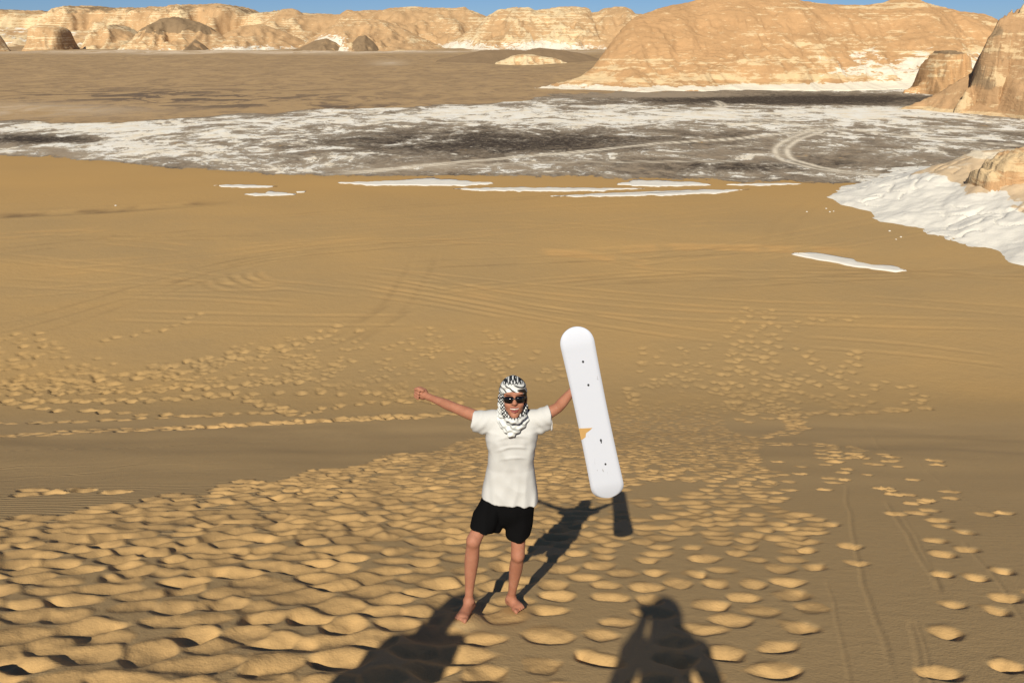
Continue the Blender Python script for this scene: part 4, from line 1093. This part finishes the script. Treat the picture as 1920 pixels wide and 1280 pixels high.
def shirt_folds(x, y, z):
    top = CAM_Z - 2.2
    a = gnoise(x * 7 + z * 5.0, z * 9 - x * 8, 3) * .005 * sstep(top - .55, top - .30, z) * sstep(top, top - .12, z)
    b = np.exp(-((np.mod((z - top + .13) + 2.4 * (x - .02) ** 2, .075) - .03) / .010) ** 2) * .0055 * sstep(.13, .03, np.abs(x - .0)) * sstep(top - .30, top - .22, z) * sstep(top - .04, top - .10, z)
    c = np.abs(gnoise(x * 13 - z * 3.2, z * 2.2 + x * 3, 9)) * .008 * sstep(top - .30, top - .62, z) - .002
    d = np.sin((z * .75 + np.abs(x) * .9) * 120) * .0018 * sstep(.10, .17, np.abs(x)) * sstep(top - .30, top - .1, z)
    e = gnoise(x * 24, z * 6., 15) * .0025 + np.abs(gnoise(x * 9. + z * 6, z * 3 - x * 4., 17)) * .008 * sstep(.16, .05, np.abs(x + .02))
    return a - b + c + d + e
T.wrinkle(shirt_folds)
V_, F_ = T.mesh(ORG)
shirt = mesh_obj("t_shirt", V_, F_, M_SHIRT, person)
# turned-up white cuff on the board arm and hem band
cu = Field((.15, 4.3, CAM_Z - 2.45), (.40, 4.65, CAM_Z - 2.05), .005)
cu.cone(P(1024, 788, 4.475), P(1044, 783, 4.485), .055, .047, .01); cu.cone(P(1024, 799, 4.475), P(1044, 793, 4.485), .040, .033, .02)
cu.halfspace(P(1033, 786, 4.47), (1, .2, .14)); cu.halfspace(P(1029.0, 786, 4.47), (-1, -.2, -.14))
cu.cone(P(1020, 781, 4.468), P(1050, 762, 4.50), .043, .037, .004, None, 'cut')
V_, F_ = cu.mesh(ORG); mesh_obj("sleeve_cuff", V_, F_, plain("white_cuff", (0.72, 0.72, 0.72), .9, .05, var=.04), shirt)

# shorts
S_ = Field((-.36, 4.05, CAM_Z - 3.25), (.24, 4.68, CAM_Z - 2.68), .0065)
S_.chain([P(957, 925, 4.465), P(954, 950, 4.46)], [.142, .150], .03, (1, 1.28, 1))
S_.chain([P(928, 934, 4.475), P(911, 968, 4.37), P(897, 1016, 4.25)], [.080, .085, .070], .02)
S_.cone(P(922, 985, 4.38), P(906, 1020, 4.32), .07, .058, .02)
S_.chain([P(974, 940, 4.46), P(972, 985, 4.43), P(967.5, 1040, 4.36)], [.100, .088, .068], .02)
S_.halfspace(P(955, 918, 4.45), (0, 0, 1), .01)
kr = kn_r - hip_r
s, (X, Y, Z) = S_.box(S_.lo - 1, S_.lo + 9)
pr = P(897, 1003, 4.20); pl = P(967, 1022, 4.30)
cutr = -((X - pr[0]) * .30 + (Y - pr[1]) * .25 + (Z - pr[2]) * .92); cutl = -((Z - pl[2]) + (X - pl[0]) * -.05 - (Y - pl[1]) * .05)
S_.put(s, np.where(X < P(937, 1000, 4.35)[0], cutr, cutl), .004, 'and')
S_.wrinkle(lambda x, y, z: gnoise(x * 11 + z * 6, z * 8 - x * 7, 4) * .008 + gnoise(x * 22, z * 9, 6) * .004)
V_, F_ = S_.mesh(ORG); mesh_obj("shorts", V_, F_, M_BLACK, person)

# headscarf
K = Field((-.22, 4.15, CAM_Z - 2.45), (.24, 4.66, CAM_Z - 1.88), .0046)
K.ell(hd(0, .016, .034), (.0845, .105, .102), .012, HR)
K.ell(hd(-.004, -.026, .080), (.074, .066, .036), .015, HR)
s, (X, Y, Z) = K.box(K.lo - 1, K.lo + 9)
Q = [sum(HR[j][i] * ((X, Y, Z)[j] - HC_[j]) for j in range(3)) for i in range(3)]
brow = .047 + .10 * Q[0] ** 1 * 0 - .22 * np.abs(Q[0] + .01)
open_ = np.maximum(np.maximum(Q[1] + np.where(Q[0] > 0, np.where(Q[2] < .028, -.030, -.004), .02), Q[2] - brow), np.maximum(-.056 - Q[0], Q[0] - .120))
K.put(s, open_, .008, 'cut')
K.put(s, np.maximum(np.maximum(Q[2] + .10, -1), -1) * -1, .01, 'and')
# drapes either side and the roll around the neck
K.chain([hd(-.068, -.012, .045), hd(-.069, -.022, -.02), hd(-.060, -.042, -.080), hd(-.032, -.070, -.118), hd(.005, -.084, -.128)], [.016, .017, .018, .018, .018], .008)
K.chain([hd(.064, .044, -.01), hd(.070, .012, -.062), hd(.060, -.024, -.100), hd(.028, -.066, -.122), hd(-.01, -.084, -.130)], [.018, .017, .018, .018, .018], .008)
K.chain([hd(-.072, .03, .02), hd(-.078, .012, -.05), hd(-.076, .0, -.105)], [.018, .019, .019], .008)
nb = P(961, 786, 4.42)
K.chain([nb + (-.078, .02, .012), nb + (-.055, -.05, -.004), nb + (0, -.085, -.022), nb + (.055, -.05, -.004), nb + (.082, .02, .018)], [.022, .023, .023, .022, .022], .012)
K.chain([nb + (-.07, .05, .03), nb + (0, .09, .045), nb + (.07, .05, .03)], [.032, .034, .032], .015)
# the white fall of cloth on the chest
for a, b in (((-.082, -.020, .006), (-.030, -.088, -.040)), ((.080, -.020, .006), (.022, -.090, -.040)), ((-.060, -.050, -.012), (-.016, -.092, -.060)), ((.060, -.050, -.012), (.006, -.094, -.056)), ((0, -.075, -.012), (-.006, -.094, -.062))):
    K.cone(nb + a, nb + b, .020, .013, .010)
K.wrinkle(lambda x, y, z: .0030 * np.sin((z - .75 * (x - .0) + .25 * y) * 150) * sstep(CAM_Z - 1.98, CAM_Z - 2.2, z) + .0026 * np.sin((z * .9 + .45 * np.abs(x)) * 170 + 2.5 * gnoise(x * 9, z * 9, 3)) + gnoise(x * 18, z * 18 + y * 9, 8) * .003)
V_, F_ = K.mesh(ORG)
scarf = mesh_obj("headscarf", V_, F_, M_SCARF, person)
Wd = V_ + ORG; Lh = (Wd - HC_) @ HR
band = sstep(.035, .05, Lh[:, 2]) * sstep(.100, .082, Lh[:, 2]) * sstep(.02, -.03, Lh[:, 1])
nt = np.clip(1 - band - sstep(-.112, -.126, Lh[:, 2] - .22 * np.abs(Lh[:, 0])) - .75 * sstep(-.055, -.075, Lh[:, 0]) * sstep(-.02, -.04, Lh[:, 2]) * sstep(-.03, .0, Lh[:, 1]), 0, 1)
fattr(scarf, "net", nt); fattr(scarf, "lines", np.clip(band + .5 * sstep(-.13, -.15, Lh[:, 2]) * sstep(-.215, -.19, Lh[:, 2]), 0, 1))

# hair at the temple, mouth, sunglasses
Hh = Field(hd(0, 0, 0) - .15, hd(0, 0, 0) + .15, .005)
Hh.chain([hd(.050, -.060, .052), hd(.068, -.040, .036), hd(.074, -.018, .008), hd(.075, -.006, -.030)], [.010, .012, .008, .005], .008)
Hh.chain([hd(.0, -.082, .054), hd(.035, -.075, .052), hd(.060, -.050, .050)], [.007, .010, .012], .008)
V_, F_ = Hh.mesh(ORG); mesh_obj("hair", V_, F_, M_HAIR, person)
Mo = Field(hd(0, -.08, -.06) - .06, hd(0, -.08, -.06) + .06, .0022)
for s in (-1, 1):
    Mo.chain([hd(0, -.0915, -.047), hd(s * .018, -.0865, -.047), hd(s * .031, -.0735, -.044)], [.0040, .0038, .0022], .003)
    Mo.chain([hd(0, -.0905, -.074), hd(s * .016, -.087, -.068), hd(s * .031, -.0735, -.045)], [.0052, .0045, .0022], .003)
Mo.ell(hd(0, -.074, -.060), (.026, .010, .013), .003, HR)
V_, F_ = Mo.mesh(ORG); mesh_obj("lips", V_, F_, M_LIP, person)
Te = Field(hd(0, -.08, -.06) - .05, hd(0, -.08, -.06) + .05, .002)
Te.chain([hd(-.022, -.0800, -.0525), hd(0, -.0890, -.0545), hd(.022, -.0800, -.0525)], [.0048, .0058, .0048], .003)
V_, F_ = Te.mesh(ORG); mesh_obj("teeth", V_, F_, M_TEETH, person)

def lens(cx, sgn):
    n = 20; vs = []; fs = []
    for ring, (sc, off) in enumerate(((1, 0), (.96, -.004), (0.0, -.0055))):
        for k in range(n):
            a = 2 * math.pi * k / n; c, q = math.cos(a), math.sin(a)
            x = .0305 * math.copysign(abs(c) ** .55, c) * sc; z = .0205 * math.copysign(abs(q) ** .6, q) * sc * (1 + .12 * c * -sgn)
            wx = cx + x
            vs.append(hd(wx, -.1005 + 5.2 * wx * wx + off, .004 + z) - ORG)
    for r_ in range(2):
        for k in range(n): fs.append((r_ * n + k, r_ * n + (k + 1) % n, (r_ + 1) * n + (k + 1) % n, (r_ + 1) * n + k))
    fs.append(tuple(range(n))[::-1])
    return vs, fs
glasses = mesh_obj("sunglasses", *(lambda f: f)((lambda G: G.mesh(ORG))((lambda G: ([G.chain([hd(s * .004, -.101, .010), hd(s * .058, -.084, .014), hd(s * .076, -.05, .012), hd(s * .080, .02, .006)], [.0036, .0036, .0034, .003], .002) for s in (-1, 1)],
         G.chain([hd(-.010, -.102, .008), hd(.010, -.102, .008)], [.0036, .0036], .002), G)[-1])(Field(hd(0, -.05, 0) - .14, hd(0, -.05, 0) + .14, .0028)))), M_FRAME, person)
for s in (-1, 1):
    vs, fs = lens(s * .0335, s)
    mesh_obj("lens", vs, fs, M_LENS, glasses)

# ---- the white board
BY = 4.375
bt, bb = P(1076.5, 615, BY), P(1143.5, 935, BY)
bc = (bt + bb) / 2; blen = np.linalg.norm(bt - bb); bang = math.atan2(bb[0] - bt[0], bt[2] - bb[2])
board = empty("sandboard", bc)
board.rotation_euler = (0, -bang, 0)
tag(board, "long white sandboard with four bolt holes and a chipped edge, held upright", "board")
def board_half(t):           # half width along the length, t in -1..1
    L2 = blen / 2; y = abs(t) * L2
    w = .0965 + .0085 * (t * t) + .002 * t * -1
    r = .108
    e = L2 - y
    return w * math.sqrt(max(0, 1 - max(0, (r - e) / r) ** 2.2))
def board_y(t): return .055 * max(0, abs(t) - .80) ** 1.7 / .2 ** 1.7 * .35 - .006 * (1 - t * t) * .5
ts = [-math.cos(math.pi * k / 64) for k in range(65)]
nw = 9; bv = []; bf = []
NOTCH = (0.17, .030)          # chip on the left rail
for side in (0, 1):
    for t in ts:
        w = board_half(t)
        for j in range(nw):
            q = -1 + 2 * j / (nw - 1)
            bev = .0022 if abs(q) > .99 else 0
            bv.append((q * w, board_y(t) + (.0055 - bev) * (1 if side else -1), t * blen / 2))
N = len(ts) * nw
for i in range(len(ts) - 1):
    for j in range(nw - 1):
        a = i * nw + j
        bf.append((a, a + 1, a + nw + 1, a + nw)); bf.append((N + a, N + a + nw, N + a + nw + 1, N + a + 1))
    for j in (0, nw - 1):
        a = i * nw + j; q = (a, a + nw, N + a + nw, N + a)
        bf.append(q if j == 0 else q[::-1])
def board_mat():
    t = NT("white_board_base")
    O = t.obj()
    n = t.noise(O, 6., 4, .6)
    c = t.mix(n, (0.55, 0.59, 0.69), (0.575, 0.61, 0.71))
    sc = t.ma('MULTIPLY', t.ss(.64, .70, t.noise(t.scaled(O, (2.6, 1, .8)), 14., 3, .7)), t.ss(.50, .60, t.noise(O, 4.5, 2)))
    c = t.mix(t.ma('MULTIPLY', sc, .7), c, (0.22, 0.21, 0.20))
    t.color(c); t.b.inputs["Roughness"].default_value = .42; t.b.inputs["Specular IOR Level"].default_value = .3
    return t.m
deck = mesh_obj("deck", bv, bf, board_mat(), board)
M_HOLE = plain("dark_metal_insert", (0.030, 0.032, 0.035), .4, .4)
def on_board(px, py):
    p = P(px, py, BY) - bc
    return np.array((math.cos(bang) * p[0] + math.sin(bang) * p[2], 0, -math.sin(bang) * p[0] + math.cos(bang) * p[2]))
for (px, py, r, sx) in [(1093, 677, .0065, 1), (1103, 720.5, .0065, 1), (1126.5, 824, .008, .8), (1135, 868.5, .0062, 1), (1127.2, 828, .004, 1)]:
    q = on_board(px, py); n = 14
    t_ = q[2] / (blen / 2); y0 = board_y(t_) - .0055
    vs = [(q[0] + r * sx * math.cos(2 * math.pi * k / n), y0 - .0012, q[2] + r * 1.25 * math.sin(2 * math.pi * k / n)) for k in range(n)]
    vs += [(q[0] + r * .6 * sx * math.cos(2 * math.pi * k / n), y0 - .0004, q[2] + r * .75 * math.sin(2 * math.pi * k / n)) for k in range(n)]
    vs += [(q[0] + r * sx * math.cos(2 * math.pi * k / n), y0 + .004, q[2] + r * 1.25 * math.sin(2 * math.pi * k / n)) for k in range(n)]
    fs = [(k, n + k, n + (k + 1) % n, (k + 1) % n) for k in range(n)] + [tuple(range(n, 2 * n))[::-1]] + [(k, (k + 1) % n, 2 * n + (k + 1) % n, 2 * n + k) for k in range(n)]
    mesh_obj("bolt_hole", vs, fs, M_HOLE, board, smooth=False)
# chipped rail: bare tan core showing
ch = [on_board(x, y) for x, y in ((1091.6, 800.5), (1110.5, 800.5), (1106, 805), (1098.5, 810.5), (1097.8, 818), (1096.2, 822))]
for k_ in (0, 5): ch[k_][0] = -board_half(ch[k_][2] / (blen / 2)) - .0006
tq = ch[0][2] / (blen / 2); y0 = board_y(tq) - .0055
n = len(ch)
vs = [(p[0], y0 - .0010, p[2]) for p in ch] + [(p[0], y0 + .006, p[2]) for p in ch]
fs = [tuple(range(n))] + [(k, n + k, n + (k + 1) % n, (k + 1) % n) for k in range(n)]
mesh_obj("chipped_edge", vs, fs, plain("bare_core", (0.50, 0.31, 0.12), .8, .1), board, smooth=False)["label"] = "tan core bared by a chip in the rail"

# ---- two more people stand beside and behind the camera; the picture shows their shadows
M_ROBE = cloth_mat("sand_coloured_shirt", (0.20, 0.17, 0.13)); M_TROUSER = cloth_mat("dark_trousers", (0.03, 0.03, 0.04))
def onlooker(x, y, hgt, arms, label, scarf_r=.0):
    g = ground_z(x, y); o = np.array((x, y, g)); k = hgt / 1.80
    e = empty("person", o); tag(e, label, "person")
    def L(a, b, c): return o + np.array((a, b, c)) * k
    h = .012
    A = Field(L(-.75, -.6, -.15), L(.75, .7, 1.95), h)
    A.ell(L(0, 0, 1.68), np.array((.082, .1, .118)) * k, .02); A.cone(L(0, .01, 1.45), L(0, 0, 1.6), .058, .055, .02)
    A.chain([L(0, .01, .95), L(0, .01, 1.2), L(0, .01, 1.42)], [.12, .115, .11], .04, (1, 1.3, 1))
    for s in (-1, 1):
        A.chain([L(s * .09, 0, .95), L(s * .12, 0, .5), L(s * .13, .01, .09 - s * 0)], [.09, .055, .038], .02); A.cone(L(s * .13, 0, .05), L(s * .15, .16, -.02), .04, .03, .02)
        S, E, H = [L(*q) for q in arms[s]]
        A.chain([S, E, H], [.05, .04, .03], .02); A.ell(H + (0, .02, .02), (.035, .04, .045), .02)
    A.chain([L(-.19, 0, 1.43), L(.19, 0, 1.43)], [.06, .06], .04)
    v, f = A.mesh(o); mesh_obj("body", v, f, M_SKIN, e)
    A = Field(L(-.75, -.6, .7), L(.75, .7, 1.7), h)
    A.chain([L(0, .01, .86), L(0, .01, 1.2), L(0, .01, 1.42)], [.155, .14, .125], .04, (1, 1.25, 1)); A.chain([L(-.19, 0, 1.44), L(.19, 0, 1.44)], [.072, .072], .04)
    for s in (-1, 1):
        S, E, H = [L(*q) for q in arms[s]]
        A.chain([S, E, E * .4 + H * .6], [.066, .056, .05], .02)
    v, f = A.mesh(o); mesh_obj("shirt", v, f, M_ROBE, e)
    A = Field(L(-.4, -.4, .05), L(.4, .4, 1.05), h)
    A.chain([L(0, .01, .82), L(0, .01, .98)], [.13, .128], .03, (1, 1.2, 1))
    for s in (-1, 1): A.chain([L(s * .09, 0, .9), L(s * .12, 0, .5), L(s * .13, .01, .13)], [.105, .08, .065], .02)
    v, f = A.mesh(o); mesh_obj("trousers", v, f, M_TROUSER, e)
    if scarf_r:
        A = Field(L(-.3, -.3, 1.3), L(.3, .3, 1.95), h)
        A.ell(L(0, -.01, 1.70), np.array((scarf_r, scarf_r * 1.15, .125)) * k, .02); A.cone(L(0, .0, 1.52), L(0, 0, 1.66), .105, .09, .03)
        A.ell(L(0, .13, 1.66), (.06, .06, .075), .02, None, 'cut')
        v, f = A.mesh(o); sc = mesh_obj("headscarf", v, f, cloth_mat("white_scarf", (0.5, 0.49, 0.46)), e)
    return e
onlooker(0.06, -0.30, 1.80, {-1: ((-.19, 0, 1.44), (-.215, .12, 1.17), (-.085, .235, 1.505)), 1: ((.19, 0, 1.44), (.265, .12, 1.19), (.085, .235, 1.505))},
         "person behind the viewpoint holding up a phone, seen as the shadow at lower right", .108)
onlooker(-1.37, -0.20, 1.79, {-1: ((-.19, 0, 1.44), (-.22, .03, 1.15), (-.09, .16, 1.10)), 1: ((.19, 0, 1.44), (.22, .03, 1.15), (.09, .16, 1.12))},
         "person left of the viewpoint, seen as the shadow reaching the barefoot sandboarder", .125)
pv = []
for sx, sy, sz in [(a, b, c) for a in (-1, 1) for b in (-1, 1) for c in (-1, 1)]: pv.append((sx * .076, -.045 + sy * .004, CAM_Z + sz * .037))
phone = mesh_obj("phone", np.array(pv) - (0, -.045, CAM_Z), [(0, 1, 3, 2), (4, 6, 7, 5), (0, 4, 5, 1), (2, 3, 7, 6), (0, 2, 6, 4), (1, 5, 7, 3)], M_FRAME, smooth=False, loc=(0, -.045, CAM_Z))
bm = phone.modifiers.new("bevel", 'BEVEL'); bm.width = .003; bm.segments = 2
tag(phone, "phone held up at the viewpoint by the person behind it", "phone")
